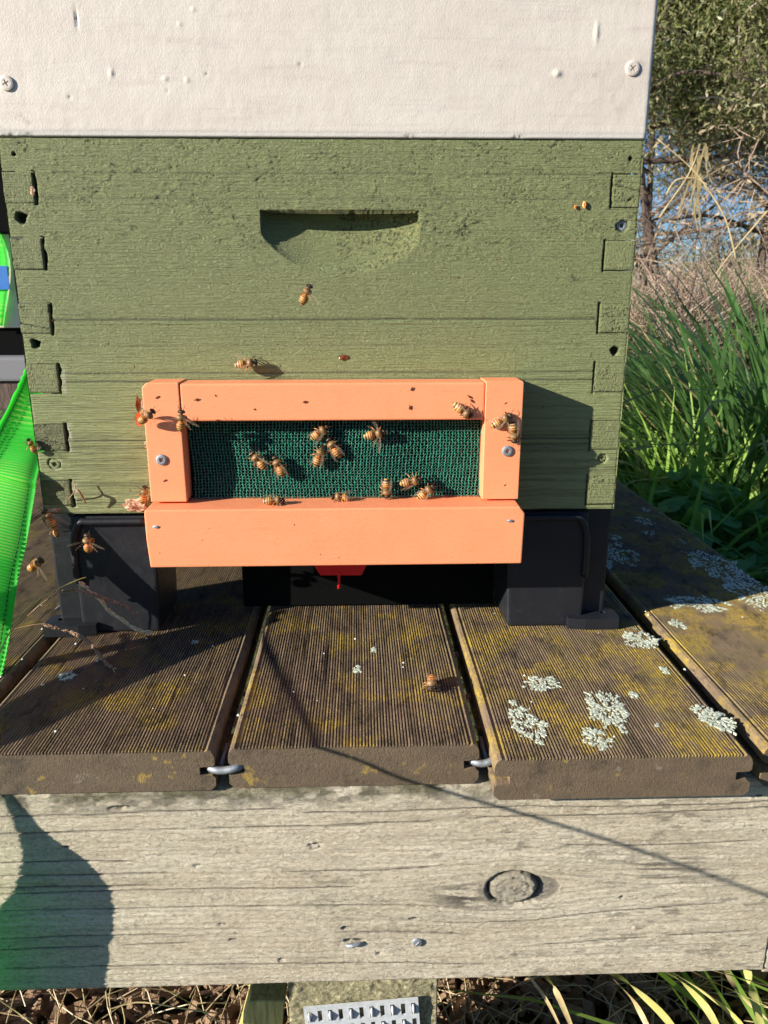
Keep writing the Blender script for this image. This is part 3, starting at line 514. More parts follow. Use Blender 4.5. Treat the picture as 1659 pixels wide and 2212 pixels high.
box('side_board', (-.2028, .0205, HB), (-.184, .49, HB+.243), M['green'], gbox, .0008); box('side_board', (.184, .0205, HB), (.2028, .49, HB+.243), M['green'], gbox, .0008); box('back_board', (-.2025, .4905, HB), (.2025, .51, HB+.243), M['green'], gbox, .0008)
def screw(name, px, py, y, r, mat, parent, shape='square', sunk=0, rot=.2, **kw):
    p = aty(px, py, y); k = 28; th = np.linspace(0, 2*np.pi, k, endpoint=False); Y0 = y+sunk
    if shape == 'square': rc = .36*r/np.maximum(abs(np.cos(th-rot)), abs(np.sin(th-rot)))
    else: rc = r*(.17+.38*np.clip(np.cos(2*(th-rot)), 0, 1)**3+.12*np.clip(np.cos(2*(th-rot-.785)), 0, 1)**6+.0) if False else r*(.15+.40*np.abs(np.cos(2*(th-rot)))**5)
    rings = [(r*1.0, Y0+.001), (r*1.0, Y0-.0004), (r*.93, Y0-.0010), (r*.7, Y0-.0013), (rc, Y0-.0013), (rc*.8, Y0+.0008)]
    V = [np.stack([p[0]+np.broadcast_to(a, k)*np.cos(th), np.full(k, b_), p[2]+np.broadcast_to(a, k)*np.sin(th)], -1) for a, b_ in rings]
    V = np.concatenate(V+[np.array([[p[0], Y0+.0008, p[2]]])]); F = []; kk = np.arange(k); k2 = (kk+1) % k
    for i_ in range(5): F.append(np.stack([i_*k+kk, i_*k+k2, (i_+1)*k+k2, (i_+1)*k+kk], -1))
    F3 = np.stack([5*k+kk, 5*k+k2, np.full(k, 6*k)], -1); me = npmesh(name, V, [np.concatenate(F), F3]); return link(name, me, mat, parent, **kw)
screw('screw', 117, 1003, 0, .0040, M['green'], gbox, 'square', .0016, .6, label='square drive screw painted green')
screw('screw', 1345, 487, 0, .0036, M['zinc'], gbox, 'square', .003, .1, label='bare screw head sunk in its hole')
screw('screw', 1302, 990, 0, .0030, M['green'], gbox, 'square', .0025, .9)
# torn splinter at the lower left by the frame
def blob(name, c, rad, mat, parent=None, seed=0, amp=.35, sub=2, **kw):
    bm = bmesh.new(); bmesh.ops.create_icosphere(bm, subdivisions=sub, radius=1); r_ = np.random.RandomState(seed); ph = r_.rand(9)*6
    for v in bm.verts:
        k = 1+amp*(math.sin(v.co.x*3.1+ph[0])*math.sin(v.co.y*4.3+ph[1])+.5*math.sin(v.co.z*7+ph[2]+v.co.x*5))+r_.uniform(-.5, .5)*amp*.4
        v.co = Vector((v.co.x*rad[0]*k, v.co.y*rad[1]*k, v.co.z*rad[2]*k))
    me = bpy.data.meshes.new(name); bm.to_mesh(me); bm.free(); o = link(name, me, mat, None, **kw); o.location = c
    if parent: o.parent = parent; o.matrix_parent_inverse = Matrix.Translation(-Vector(parent.location))
    return o
p = aty(290, 1092, -.001); blob('splinter', p, (.0075, .003, .0042), M['chip'], gbox, 4, .45, 3, label='torn raw wood patch at the bottom edge')
p = aty(112, 1102, -.001); blob('splinter', p, (.006, .002, .0016), M['chip'], gbox, 8, .45, 2)
p = aty(70, 411, .0); blob('splinter', p, (.0014, .0007, .0026), M['chip'], gbox, 9, .5, 2)
for px, py, s, lb in ((1263, 442, 1.3, 'larger orange wax crumb stuck high on the right of the green box'), (1243, 447, .8, 'smaller orange wax crumb just left of the larger crumb on the green box')):
    tag(blob('wax_crumb', aty(px, py, -.0012), (.0010*s, .0007*s, .0017*s), M['wax'], None, px, .3), lb, 'wax crumb', 'wax crumbs on the green box')
tag(blob('propolis_blob', aty(742, 772, -.0006), (.0033, .0007, .0017), M['propolis'], None, 3, .35), 'brown smear of propolis on the green box above the orange frame', 'propolis')
# upper white box
wbox = empty('white_hive_box', (0, .25, HB+.2435), label='pale pinkish white hive box stacked on the green one', cat='hive box')
WX0, WX1 = float(aty(-12, 297, -.0015)[0]), float(aty(1396.5, 303, -.0015)[0]); WZ = HB+.2436
def white_h(X, Z):
    H = .00022*(fbm(X*160, Z*130, 4, 3)-.5)+.0008*(fbm(X*9, Z*12, 3, 6)-.5)+.00005*(fbm(X*30, Z*900, 3, 9)-.5); tone = np.zeros(X.shape+(3,))
    for px, py, w_, h_, d in ((164, 40, .0004, .0042, .0012), (1204, 159, .0022, .0016, -.0013), (240, 157, .0011, .0018, -.0008), (357, 170, .0016, .001, -.0007), (404, 173, .001, .0012, -.0006), (446, 159, .0006, .0005, .001), (648, 139, .0008, .0006, .001), (1289, 70, .0011, .0050, -.0008), (417, 20, .0012, .0008, -.0006), (388, 52, .001, .0008, -.0006), (361, 196, .0006, .0005, .001), (150, 210, .0008, .0006, .001)):
        p = aty(px, py, -.0015); k = np.exp(-((X-p[0])/w_)**2-((Z-p[2])/h_)**2); H -= d*k; tone[..., 0] = np.maximum(tone[..., 0], (d > 0)*k*.8)
    for px, py, r_, a in ((1284, 195, .010, .5), (1320, 225, .007, .4), (1375, 140, .006, .3), (1370, 20, .006, .3), (30, 276, .012, .7)):
        p = aty(px, py, -.0015); k = np.exp(-((X-p[0])/r_)**2-((Z-p[2])/r_)**2)*sst(.6, .72, fbm(X*160, Z*220, 4, px)); tone[..., 0] = np.maximum(tone[..., 0], k*a)
    eb = Z-WZ; H -= .0007*sst(.0034, .0020, eb+.0006*(fbm(X*60, Z*0, 3, 4)-.5)); H -= .0006*sst(.0008, 0, eb); tone[..., 1] = sst(.004, .0024, eb)*.6
    for px in (885, 1120, 20, 60): p = aty(px, 295, 0); k = np.exp(-((X-p[0])/.004)**2)*sst(.0022, .0006, eb)*sst(.4, .6, fbm(X*500, Z*700, 3, px)); tone[..., 0] = np.maximum(tone[..., 0], k); H -= k*.0008
    H -= .001*sst(.0015, 0, WX1-X); return H, tone
grid_front('front_board', WX0, WX1, WZ, WZ+.185, .0010, -.0015, white_h, M['white'], wbox, None, .018)
box('side_board', (WX0, .0165, WZ), (WX0+.019, .50, WZ+.185), M['white'], wbox); box('side_board', (WX1-.019, .0165, WZ), (WX1-.0002, .50, WZ+.185), M['white'], wbox); box('back_board', (WX0+.0195, .481, WZ), (WX1-.0195, .4995, WZ+.185), M['white'], wbox)
box('lid', (WX0-.006, -.006, WZ+.1855), (WX1+.006, .505, WZ+.205), M['zinc'], wbox, .002)
screw('screw', 1366, 148, -.0015, .0045, M['white'], wbox, 'cross', 0, .75, label='white painted cross head screw near the right edge')
screw('screw', 14, 180, -.0015, .0044, M['white'], wbox, 'cross', 0, .5, label='white painted cross head screw at the left edge')

# ================================================================== ENTRANCE FRAME
fr = empty('entrance_guard', (0, -.012, .066), label='salmon orange wooden frame with green net screwed over the hive entrance', cat='entrance frame')
T = -.025; zt = float(aty(720, 825, T)[2]); zr = float(aty(720, 909, T)[2]); xl = float(aty(304, 828, T)[0]); xr = float(aty(1132, 824, T)[0]); xli = float(aty(387, 850, T)[0]); xri = float(aty(1049, 850, T)[0]); zs = .1074
def rail(name, lo, hi, bev=.0009, **kw): return box(name, lo, hi, M['orange'], fr, bev, 3, 0, **kw)
rail('top_rail', (xli+.0003, T+.0004, zr), (xri-.0003, -.0008, zt-.0008), .0015)
prism('stile', [(xl+.0018, .0), (xl, -.0018), (xl, zs-zt), (xl, zs-zt)][:0] or [(xl, zs), (xl+.0002, zt-.0032), (xl+.0036, zt), (xli, zt), (xli, zs)], 'y', T, -.0008, M['orange'], fr, .0009, 3)
prism('stile', [(xri, zs), (xri, zt), (xr-.0008, zt), (xr, zt-.001), (xr-.0002, zs)], 'y', T-.0004, -.0008, M['orange'], fr, .0007, 3)
SY = -.040; sb0 = .0660; sx0, sx1 = -.1216, .1298; st_ = .1060
bmx = [(sx0+.0012, sb0), (sx0, sb0+.02), (sx0, st_-.0035), (sx0+.0005, st_), (sx1-.0035, st_), (sx1, st_-.0045), (sx1-.0006, sb0)]
prism('bottom_rail', bmx, 'y', SY, -.0008, M['orange'], fr, .0012, 3)
xr_in = xri; RO = xli
# net, and a near-black panel standing in for the unlit cavity behind
box('dark_panel', (xli-.002, -.0075, zs-.004), (xri+.002, -.0012, zr+.004), M['cavity'], fr, 0)
nb, nb2 = Buf(), Buf(); r_ = np.random.RandomState(5); xa, xb, za, zb_ = xli+.0012, xri+.001, st_+.0002, zr+.002; nx_ = int((xb-xa)/.0022); nz_ = int((zb_-za)/.0020)
cv = lambda x, z: -.0125-.0022*math.sin(x*38+1)*math.sin(z*60)-.001*math.sin(x*90+z*40)
wx = lambda x, z: .0009*math.sin(z*85+x*25)+.0006*math.sin(x*120)
for i_ in range(nx_):
    x0 = xa+(i_+.5)*(xb-xa)/nx_; zz = np.linspace(za, zb_, 54); ph = r_.rand()*6
    tube(nb, [(x0+wx(x0, z)+.00030*math.sin(z*3140+ph)+.0002*math.sin(z*900+ph*2), cv(x0, z)-.0002*math.sin(z*3140), z) for z in zz], .00034*(.7+.6*r_.rand(54)), 4, False)
for k in range(nz_):
    z0 = za+(k+.5)*(zb_-za)/nz_; xx = np.arange(xa, xb, .00073); ph = r_.rand()*6
    tube(nb2, [(x+wx(x, z0), cv(x, z0)-.0003+.0003*math.sin(x*1427+ph), z0+.00042*math.sin(x*2855+ph)+r_.uniform(-.00015, .00015)) for x in xx], .00019*(1+r_.rand(len(xx))*.8), 3, False)
link('net', nb.mesh('net', True), M['net'], fr, kind='stuff'); link('net_loops', nb2.mesh('net_loops', True), M['net2'], fr, kind='stuff')
screw('screw', 349, 993, T, .0037, M['zinc'], fr, 'square', 0, .1, label='grey square drive screw on the left stile'); screw('screw', 1096, 974, T-.0004, .0037, M['zinc'], fr, 'square', 0, .75, label='grey square drive screw on the right stile')
for px, py, y, a in ((340, 858, T, .5), (424, 863, T, .4), (658, 868, T, .4), (356, 1038, T, .5), (889, 840, T, .8), (1014, 857, T, 2.5), (1019, 866, T, 2.3), (1093, 871, T, .5), (1091, 1048, T, .6), (885, 880, T, 1.5)):
    p = aty(px, py, y-.0002); o = blob('staple_hole', p, (.0016, .00035, .0006), M['propolis'], fr, px, .15); o.rotation_euler[1] = -a
for px, py in ((337, 1138), (1102, 1125)): blob('nail_head', aty(px, py, SY-.0003), (.0022, .0006, .0010), M['zinc'], fr, px, .2)
# propolis crust on the left edge of the frame
b = Buf()
for q in range(130):
    t = random.random()**1.3; z = zt-.008-t*.062; x = xl-random.uniform(.0, .0016)*(1.6-t)+.0002; s = random.uniform(.0003, .0010)*(1.5-t*.9); y = random.uniform(T+.001, -.002); r3 = np.random.RandomState(q)
    th = np.linspace(0, 2*np.pi, 5, endpoint=False); V = np.concatenate([np.stack([np.full(5, x+.0004), y+s*np.cos(th), z+s*np.sin(th)], -1), [(x-s, y, z)]]); V += r3.uniform(-s, s, V.shape)*.4
    kk = np.arange(5); b.add(V, np.stack([kk, (kk+1) % 5, np.full(5, 5)], -1))
link('propolis_crust', b.mesh('propolis_crust'), M['chip'], fr, kind='stuff')
blob('propolis_lump', aty(298, 873, -.014), (.0013, .005, .0050), M['propolis'], fr, 2, .4); blob('propolis_lump', aty(300, 905, -.016), (.0012, .004, .0045), M['orange'], fr, 6, .5)

b = Buf(); r_ = np.random.RandomState(21)
for q in range(150):
    on = r_.rand() < .06
    px, py = (r_.uniform(315, 1125), r_.choice([r_.uniform(832, 905), r_.uniform(1105, 1215)])) if on else (r_.uniform(100, 1330), r_.uniform(320, 1080))
    if not on and 295 < px < 1140 and py > 800: continue
    yp = (T if py < 1000 else SY) if on else 0; p = aty(px, py, yp-.0002); s_ = r_.uniform(.00025, .0007); th = np.linspace(0, 2*np.pi, 6, endpoint=False); rad = s_*(1+.5*r_.uniform(-1, 1, 6))
    V = np.concatenate([np.stack([p[0]+rad*np.cos(th), np.full(6, yp+.0002), p[2]+rad*1.3*np.sin(th)], -1), [(p[0], yp-.0004, p[2])]]); kk = np.arange(6); b.add(V, np.stack([kk, (kk+1) % 6, np.full(6, 6)], -1))
tag(link('specks', b.mesh('specks'), M['propolis']), 'tiny brown specks of propolis dotted over the orange frame and green box', 'specks', None, 'stuff')
# ================================================================== HIVE STAND
stand = empty('hive_stand', (0, .25, 0), label='black plastic moulded hive base with flanged feet under the green box', cat='hive stand')
def foot(s, yf, yb, front):
    xo, xn, xi = .2060, .1870, .1300
    nm = 'foot'; X_ = lambda v: s*v
    f = empty(nm, (0, 0, 0)); 
    bpy.data.objects.remove(f)
    prism('foot', [(X_(xi), 0.0), (X_(xi-.003), .0905), (X_(xn), .0905), (X_(xn), 0.0)], 'y', yf, yb, M['black'], stand, .0028, 3)
    fo = prism('foot_side', [(X_(xn-.002), .0), (X_(xn-.002), .0915), (X_(xo-.0008), .0915), (X_(xo-.0008), .0)], 'y', yf+.0075, yb-.005, M['black'], stand, .0018, 2)
    # flange ear with a hole (ring of faces)
    hx, hy = s*(xo-.0022), yf+.0045; k = 20; th = np.linspace(0, 2*np.pi, k, endpoint=False)
    lo_x, hi_x, lo_y, hi_y = X_(xn-.012), X_(xo+.008), yf-.0075, yf+.014
    def outer(t):
        c, s_ = math.cos(t), math.sin(t); sc = 1e9
        for a, v in ((lo_x-hx, c), (hi_x-hx, c), (lo_y-hy, s_), (hi_y-hy, s_)):
            if abs(v) > 1e-6 and a/v > 0: sc = min(sc, a/v)
        return (hx+c*sc, hy+s_*sc)
    O_ = np.array([outer(t) for t in th]); I_ = np.stack([hx+.0022*np.cos(th), hy+.0022*np.sin(th)], -1); kk = np.arange(k); k2 = (kk+1) % k
    def up_(x, y): return .0052+.004*max(0, 1-abs(y-hi_y)/.006)
    V = np.concatenate([np.column_stack([O_, [.0085]*k]), np.column_stack([I_, [.0090]*k]), np.column_stack([O_, [.0003]*k]), np.column_stack([I_, [.0003]*k])])
    F = np.concatenate([np.stack([kk, k2, k+k2, k+kk], -1), np.stack([2*k+k2, 2*k+kk, kk, k2], -1), np.stack([k+kk, k+k2, 3*k+k2, 3*k+kk], -1)])
    if s < 0: F = F[:, ::-1]
    link('foot_flange', npmesh('foot_flange', V, [F]), M['black'], stand)
    # gusset web from the flange up to the side
    g = [(X_(xn-.001), .012), (X_(xn-.001), .034), (X_(xo+.006), .013)]
    prism('foot_gusset', g, 'y', yf+.0135, yf+.0160, M['black'], stand, .0006)
for s in (-1, 1):
    foot(s, .0030, .062, True); foot(s, .40, .46, False)
box('base_rim', (-.186, .010, .0800), (.186, .030, .0905), M['black'], stand, .002, 2)
box('base_tray', (-.195, .0320, .0795), (.195, .49, .0900), M['black'], stand, .002, 2)
box('base_skirt', (-.074, .046, .0010), (.1265, .050, .0785), M['cavity'], stand, .001)  # skirt blocks low sun under the hive; near-black colour stands in for shade
# raised moulding ridge on the visible front of the left foot
for s in (-1, 1):
    b = Buf(); tube(b, smooth_path([(s*.1860, .0022, .040), (s*.1855, .0018, .070), (s*.1800, .0012, .0850), (s*.1700, .0014, .0862), (s*.132, .0016, .0862)], 24), .0026, 8); link('foot_ridge', b.mesh('foot_ridge', True), M['black'], stand)
# red entrance slide
pa, pb, pc, pd = aty(676, 1216, -.004), aty(793, 1216, -.004), aty(781, 1241, -.004), aty(692, 1241, -.004)
slide = empty('entrance_slide', tuple(pa), label='red plastic entrance slide hanging below the orange frame', cat='entrance slide')
prism('tab', [(q[0], q[2]) for q in (pa, pb, pc, pd)]+[], 'y', -.0065, -.0035, M['red'], slide, .0008, 2)
pe = aty(732, 1240, -.006); pf = aty(732, 1271, -.006); b = Buf(); tube(b, [pe+(0, 0, .002), pe, (pe+pf)/2, pf], [.0016, .0012, .0009, .0011], 8); link('stem', b.mesh('stem', True), M['red'], slide)

# ================================================================== LIME STRAP
def ribbon(name, Lp, Rp, parent, n_, across=18, rib=.0021, ribamp=.0002):
    L_ = smooth_path(Lp, n_); R_ = smooth_path(Rp, n_); u_ = np.linspace(0, 1, across); ln = np.concatenate([[0], np.cumsum(np.linalg.norm(np.diff((L_+R_)/2, axis=0), axis=1))])
    V = L_[:, None]*(1-u_)[None, :, None]+R_[:, None]*u_[None, :, None]; t = np.gradient((L_+R_)/2, axis=0); nr = np.cross(t, R_-L_); nr /= np.linalg.norm(nr, axis=1)[:, None]+1e-9
    ribh = np.sin(ln/rib*2*np.pi)[:, None]*np.ones(across)[None]+.25*(vn(ln[:, None]*3000+u_[None]*3, u_[None]*40+ln[:, None]*0, 3)-.5)
    edge = np.minimum(u_, 1-u_); groove = np.exp(-((edge-.10)/.022)**2); H = ribamp*ribh*(edge > .11)-.0005*groove+.0012*np.sin(u_*5+ln[:, None]*18)
    fray = (edge < .001)*np.sin(ln*2*np.pi/.0016)[:, None]*.0004; V = V+nr[:, None]*H[..., None]+(R_-L_)[:, None]/(np.linalg.norm(R_-L_, axis=1)[:, None, None]+1e-9)*(fray*np.sign(u_-.5))[..., None]
    tone = np.zeros((n_, across, 3)); tone[..., 0] = groove*.9; tone[..., 1] = np.clip(.5+.5*ribh, 0, 1)*(edge > .11)*(.35+.65*sst(.35, .6, vn(ln*28, ln*0, 8)))[:, None]  # rib crests toned lime-yellow, standing in for grazing sunlight on them
    i_ = np.arange(n_-1)[:, None]*across; j_ = np.arange(across-1)[None]; F = np.stack([i_+j_, i_+j_+1, i_+across+j_+1, i_+across+j_], -1).reshape(-1, 4)
    # back layer for real thickness
    V1 = V.reshape(-1, 3); V2 = (V-nr[:, None]*.0011).reshape(-1, 3); n0 = len(V1); k = np.arange(n_-1)*across; e1 = np.stack([k, k+across, n0+k+across, n0+k], -1); e2 = e1+across-1
    me = npmesh(name, np.concatenate([V1, V2]), [np.concatenate([F, F[:, ::-1]+n0, e1, e2])], True, np.concatenate([tone.reshape(-1, 3)]*2)); return link(name, me, M['strap'], parent), L_, R_, nr
strap = empty('ratchet_strap', (-.25, 0, 0), label='lime green webbing strap hanging down the left side of the hive', cat='strap')
SH = SUN/np.linalg.norm(SUN)
Rp = [aty(x, y, d) for x, y, d in ((190, 560, .16), (160, 700, .13), (128, 850, .07), (82, 1020, -.001), (75, 1065, -.006), (56, 1174, -.023), (39, 1245, -.036), (26, 1335, -.052), (5, 1450, -.062), (-30, 1560, -.075), (-80, 1640, -.09))]
wd = np.array([.0395, .0045, -.0125])
Lp = [p_-wd*k for p_, k in zip(Rp, (.45, .55, .7, .9, .95, 1, 1, 1, 1, 1, 1))]
st1, L_, R_, nr = ribbon('webbing', Lp, Rp, strap, 620)
b = Buf()
for E_, O_ in ((L_, R_), (R_, L_)):
    q = E_*.89+O_*.11; ln = np.concatenate([[0], np.cumsum(np.linalg.norm(np.diff(q, axis=0), axis=1))]); s = 0
    while s < ln[-1]-.003:
        pts = [np.array([np.interp(s+f, ln, q[:, a]) for a in range(3)]) for f in (0, .0018)]; nn_ = np.array([np.interp(s, ln, nr[:, a]) for a in range(3)])
        for sg in (1, -1): tube(b, [pts[0]+nn_*sg*.0004, pts[1]+nn_*sg*.0004], .0003, 4)
        s += .0031
link('stitching', b.mesh('stitching'), M['thread'], strap, kind='stuff')
# the part of the strap that swings out to the left: its loops shade the deck and the beam
def lift(px, py, plane, s):
    q = atz(px, py, 0) if plane == 'd' else aty(px, py, -.151); return q-s*SUN
Ra = [Rp[-1], lift(600, 1320, 'd', .072), lift(400, 1368, 'd', .062), lift(200, 1430, 'd', .052), lift(0, 1530, 'd', .042), lift(-60, 1640, 'b', .036)]
La = [Lp[-1], lift(600, 1340, 'd', .072), lift(400, 1424, 'd', .062), lift(200, 1518, 'd', .052), lift(0, 1612, 'd', .042), lift(-70, 1690, 'b', .036)]
ribbon('webbing', La[1:], Ra[1:], strap, 160, 12)
Rb = [lift(-60, 1640, 'b', .036), lift(20, 1702, 'b', .037), lift(105, 1800, 'b', .037), lift(190, 1862, 'b', .036), lift(233, 1925, 'b', .030), lift(237, 1990, 'b', .028), lift(226, 2080, 'b', .027), lift(215, 2190, 'b', .026), lift(205, 2300, 'b', .026)]
Lb = [lift(-70, 1690, 'b', .036), lift(-2, 1712, 'b', .037), lift(26, 1768, 'b', .037), lift(44, 1825, 'b', .036), lift(42, 1880, 'b', .030), lift(15, 1945, 'b', .026), lift(-60, 2020, 'b', .014), lift(-140, 2130, 'b', .009), lift(-180, 2280, 'b', .009)]
ribbon('webbing', Lb, Rb, strap, 200, 12)
# ================================================================== GRASS STEMS BY THE LEFT FOOT
def stalk(name, pts, r0_, r1_, mat, label, cat, head=None, hm=None, grp=None, nh=60, hs=1.0):
    e_ = empty(name, tuple(pts[0]), label=label, cat=cat, group=grp); b = Buf(); P_ = smooth_path(pts, 30); tube(b, P_, np.linspace(r0_, r1_, 30), 6); link('stem', b.mesh('stem', True), mat, e_)
    if head is not None:
        b = Buf(); Q = smooth_path(head, 200); rr = np.random.RandomState(len(label)); tube(b, Q[::10], .0004, 5)
        for q in range(nh):
            i_ = int(rr.uniform(0, 190)); p_ = Q[i_]; d = Q[min(i_+6, 199)]-p_; d /= np.linalg.norm(d)+1e-9; o_ = rr.normal(size=3); o_ -= d*(o_@d); o_ /= np.linalg.norm(o_); L_ = rr.uniform(.0016, .003)*hs
            a_ = p_+o_*.0003; tube(b, [a_, a_+(d*.6+o_*.4)*L_*.5, a_+(d*.95+o_*.35)*L_], np.array([.0003, .0007, .0001])*hs, 4)
        link('seed_head', b.mesh('seed_head'), hm, e_)
    return e_
Y1 = -.012
stalk('grass_stalk', [aty(x, y, d) for x, y, d in ((-25, 1450, -.09), (0, 1409, -.08), (22, 1364, -.065), (60, 1311, -.045), (120, 1275, -.03), (165, 1254, -.02), (186, 1247, -.016))], .0006, .0003, M['straw_green'], 'yellow green grass stalk arching up across the left foot', 'grass stalk',
      [aty(x, y, Y1) for x, y in ((170, 1256), (213, 1292), (238, 1322), (270, 1343), (294, 1359), (328, 1367))], M['seed'], 'grass stalks by the left foot', 150, 1.15)
stalk('grass_stalk', [aty(x, y, d) for x, y, d in ((60, 1330, -.03), (95, 1300, -.026), (132, 1278, -.02), (157, 1273, -.018))], .0004, .0004, M['bseed'], 'reddish brown seed head drooping right over the left foot', 'grass stalk',
      [aty(x, y, -.016) for x, y in ((132, 1279), (157, 1273), (196, 1283), (238, 1297), (270, 1310), (297, 1327))], M['bseed'], 'grass stalks by the left foot', 130, 1.0)
stalk('grass_stalk', [aty(x, y, d) for x, y, d in ((-20, 1370, -.04), (34, 1358, -.032), (70, 1350, -.03), (100, 1347, -.028))], .0004, .0004, M['bseed'], 'dark brown seed head lying over the deck in front of the left foot', 'grass stalk',
      [atz(x, y, z) for x, y, z in ((92, 1349, .018), (154, 1366, .012), (193, 1388, .008), (214, 1414, .004), (224, 1427, .003), (252, 1450, .0012))], M['bseed'], 'grass stalks by the left foot', 160, 1.1)
stalk('grass_stalk', [aty(x, y, -.05) for x, y in ((-60, 1330), (-20, 1338), (0, 1342), (28, 1353))], .001, .0008, M['bseed'], 'short dark twig tip poking in from the left edge', 'twig')
# long thin stem out to the left whose shadow crosses plank and beam
TS = [lift(548, 1345, 'd', .075), lift(600, 1450, 'd', .076), lift(680, 1608, 'd', .078), lift(900, 1690, 'b', .09), lift(1300, 1810, 'b', .118), lift(1700, 1950, 'b', .16)]
stalk('grass_stalk', TS, .0012, .0012, M['straw'], 'long straw grass stem leaning out beyond the left edge of the deck', 'grass stalk')
# twig caught at the lower left corner
tw = [aty(x, y, d) for x, y, d in ((160, 1040, -.006), (163, 1055, -.007), (158, 1066, -.006), (148, 1078, -.002))]; b = Buf(); tube(b, smooth_path(tw, 10), .0004, 5); tube(b, smooth_path([aty(163, 1057, -.007), aty(172, 1064, -.009), aty(186, 1088, -.006)], 8), [.0006, .0009, .001, .001, .0009, .0008, .0006, .0004], 5)
tag(link('twig', b.mesh('twig', True), M['bseed']), 'small forked twig caught on the lowest finger joint at the left corner', 'twig')

# ================================================================== BEES
def bee_meshes(bend=0., legs='walk', seed=0):
    st_x = np.array([-7.3, -7.0, -6.4, -5.6, -4.8, -4.0, -3.2, -2.4, -1.6, -.9, -.45, -.1, .3, .8, 1.5, 2.2, 2.9, 3.4, 3.75, 4.0, 4.3, 4.8, 5.3, 5.75, 6.1])*.001
    rad = np.array([.08, .45, 1.0, 1.5, 1.85, 2.05, 2.12, 2.08, 1.85, 1.35, .75, .65, 1.15, 1.7, 2.05, 2.1, 1.8, 1.2, .75, .8, 1.25, 1.5, 1.4, 1.0, .25])*.001
    wide = np.array([1]*12+[1.02]*7+[1.1, 1.25, 1.3, 1.3, 1.2, 1.]); k = 14; th = np.linspace(0, 2*np.pi, k, endpoint=False); sub = 2
    xs_ = np.linspace(0, len(st_x)-1, (len(st_x)-1)*sub+1); X_ = np.interp(xs_, np.arange(len(st_x)), st_x); R_ = np.interp(xs_, np.arange(len(st_x)), rad); W_ = np.interp(xs_, np.arange(len(st_x)), wide)
    R_ = R_*np.where(X_ < .0037, 1.16, 1.08); ridge = 1+.035*np.sin(np.clip(-X_-.0006, 0, 1)*2*np.pi/.00105)*(X_ < -.0006); R_ = R_*ridge; zc = np.where(X_ < 0, bend*X_*X_*60-.00015, 0)+np.where(X_ > .0038, -.0007, 0)+np.where((X_ > 0)*(X_ < .0036), .0002, 0)
    V = np.stack([np.repeat(X_, k), (R_*W_)[:, None]*np.cos(th)[None], zc[:, None]+R_[:, None]*.92*np.sin(th)[None]][0:1]+[((R_*W_)[:, None]*np.cos(th)[None]).ravel(), (zc[:, None]+R_[:, None]*.92*np.sin(th)[None]).ravel()], -1)
    b = Buf(); m_ = len(X_); i_ = np.arange(m_-1)[:, None]*k; j_ = np.arange(k)[None]; j2 = (j_+1) % k; b.add(V, np.stack([i_+j_, i_+j2, i_+k+j2, i_+k+j_], -1).reshape(-1, 4))
    b.F[3].append(np.stack([(m_-1)*k+np.arange(k), (m_-1)*k+(np.arange(k)+1) % k, np.full(k, (m_-1)*k)], -1)[1:-1])
    r_ = np.random.RandomState(seed)
    for s in (-1, 1):
        for x0, sw in ((.0026, .9), (.0016, .1), (.0006, -1.0)):
            if legs == 'walk': P_ = [(x0, s*.0010, -.0010), (x0+sw*.0008, s*.0026, -.0006), (x0+sw*.0018, s*.0038, -.0018), (x0+sw*.0030, s*.0044, -.0027)]
            else: P_ = [(x0, s*.0010, -.0010), (x0-.0002, s*.0020, -.0022), (x0-.0018, s*.0022, -.0036), (x0-.0042, s*.0018, -.0042)]
            P_ = np.array(P_)+r_.uniform(-.0003, .0003, (4, 3))*np.array([[0], [1], [1], [1]]); tube(b, smooth_path(P_, 7), [.00034, .00036, .00030, .00034, .00026, .00018, .00012], 5)
        tube(b, [(.0058, s*.0004, .0000), (.0066, s*.0011, .0006), (.0080, s*.0017, .0002), (.0087, s*.0018, -.0004)], [.00015, .00013, .00012, .0001], 4)
    body = b.mesh('bee_body', True)
    fb = Buf()
    for q in range(170):
        a = r_.uniform(0, np.pi*2) ; x = r_.uniform(.0002, .0036) if q < 130 else r_.uniform(-.0028, -.0006); Rr = np.interp(x, X_, R_); p_ = np.array([x, Rr*math.cos(a), Rr*.92*math.sin(a)]); nrm_ = np.array([r_.uniform(-.5, .2), math.cos(a), math.sin(a)]); t_ = np.array([1, r_.uniform(-1, 1), 0])*.00007
        fb.add([p_-t_, p_+t_, p_+nrm_*r_.uniform(.0003, .0007)], [(0, 1, 2)])
    return body, fb.mesh('bee_fuzz')
def wing_mesh(L_, W_, nm):
    n_ = 12; t = np.linspace(0, 1, n_); wdt = W_*np.sin(np.pi*np.clip(t*.85+.12, 0, 1))**.7*(.35+.65*t); up_ = .12*W_*np.sin(t*np.pi*3)*0
    F_ = []; V = []
    for i_ in range(n_):
        for u_ in (0, .33, .66, 1): V.append((-L_*t[i_], -wdt[i_]*(u_*.85-.15), .0001+.00018*math.sin(u_*9)+.0004*math.sin(t[i_]*2.6)))
    i_ = np.arange(n_-1)[:, None]*4; j_ = np.arange(3)[None]; return npmesh(nm, np.array(V), [np.stack([i_+j_, i_+j_+1, i_+j_+5, i_+j_+4], -1).reshape(-1, 4)], True)
WF, WH = wing_mesh(.0098, .0031, 'fore_wing'), wing_mesh(.0068, .0024, 'hind_wing')
bm = bmesh.new(); bmesh.ops.create_uvsphere(bm, u_segments=10, v_segments=8, radius=1); EYE = bpy.data.meshes.new('eye'); bm.to_mesh(EYE); bm.free(); [setattr(p_, 'use_smooth', True) for p_ in EYE.polygons]
BM = {'walk': bee_meshes(0, 'walk', 1), 'curl': bee_meshes(-.9, 'walk', 2), 'fly': bee_meshes(-.4, 'fly', 3)}
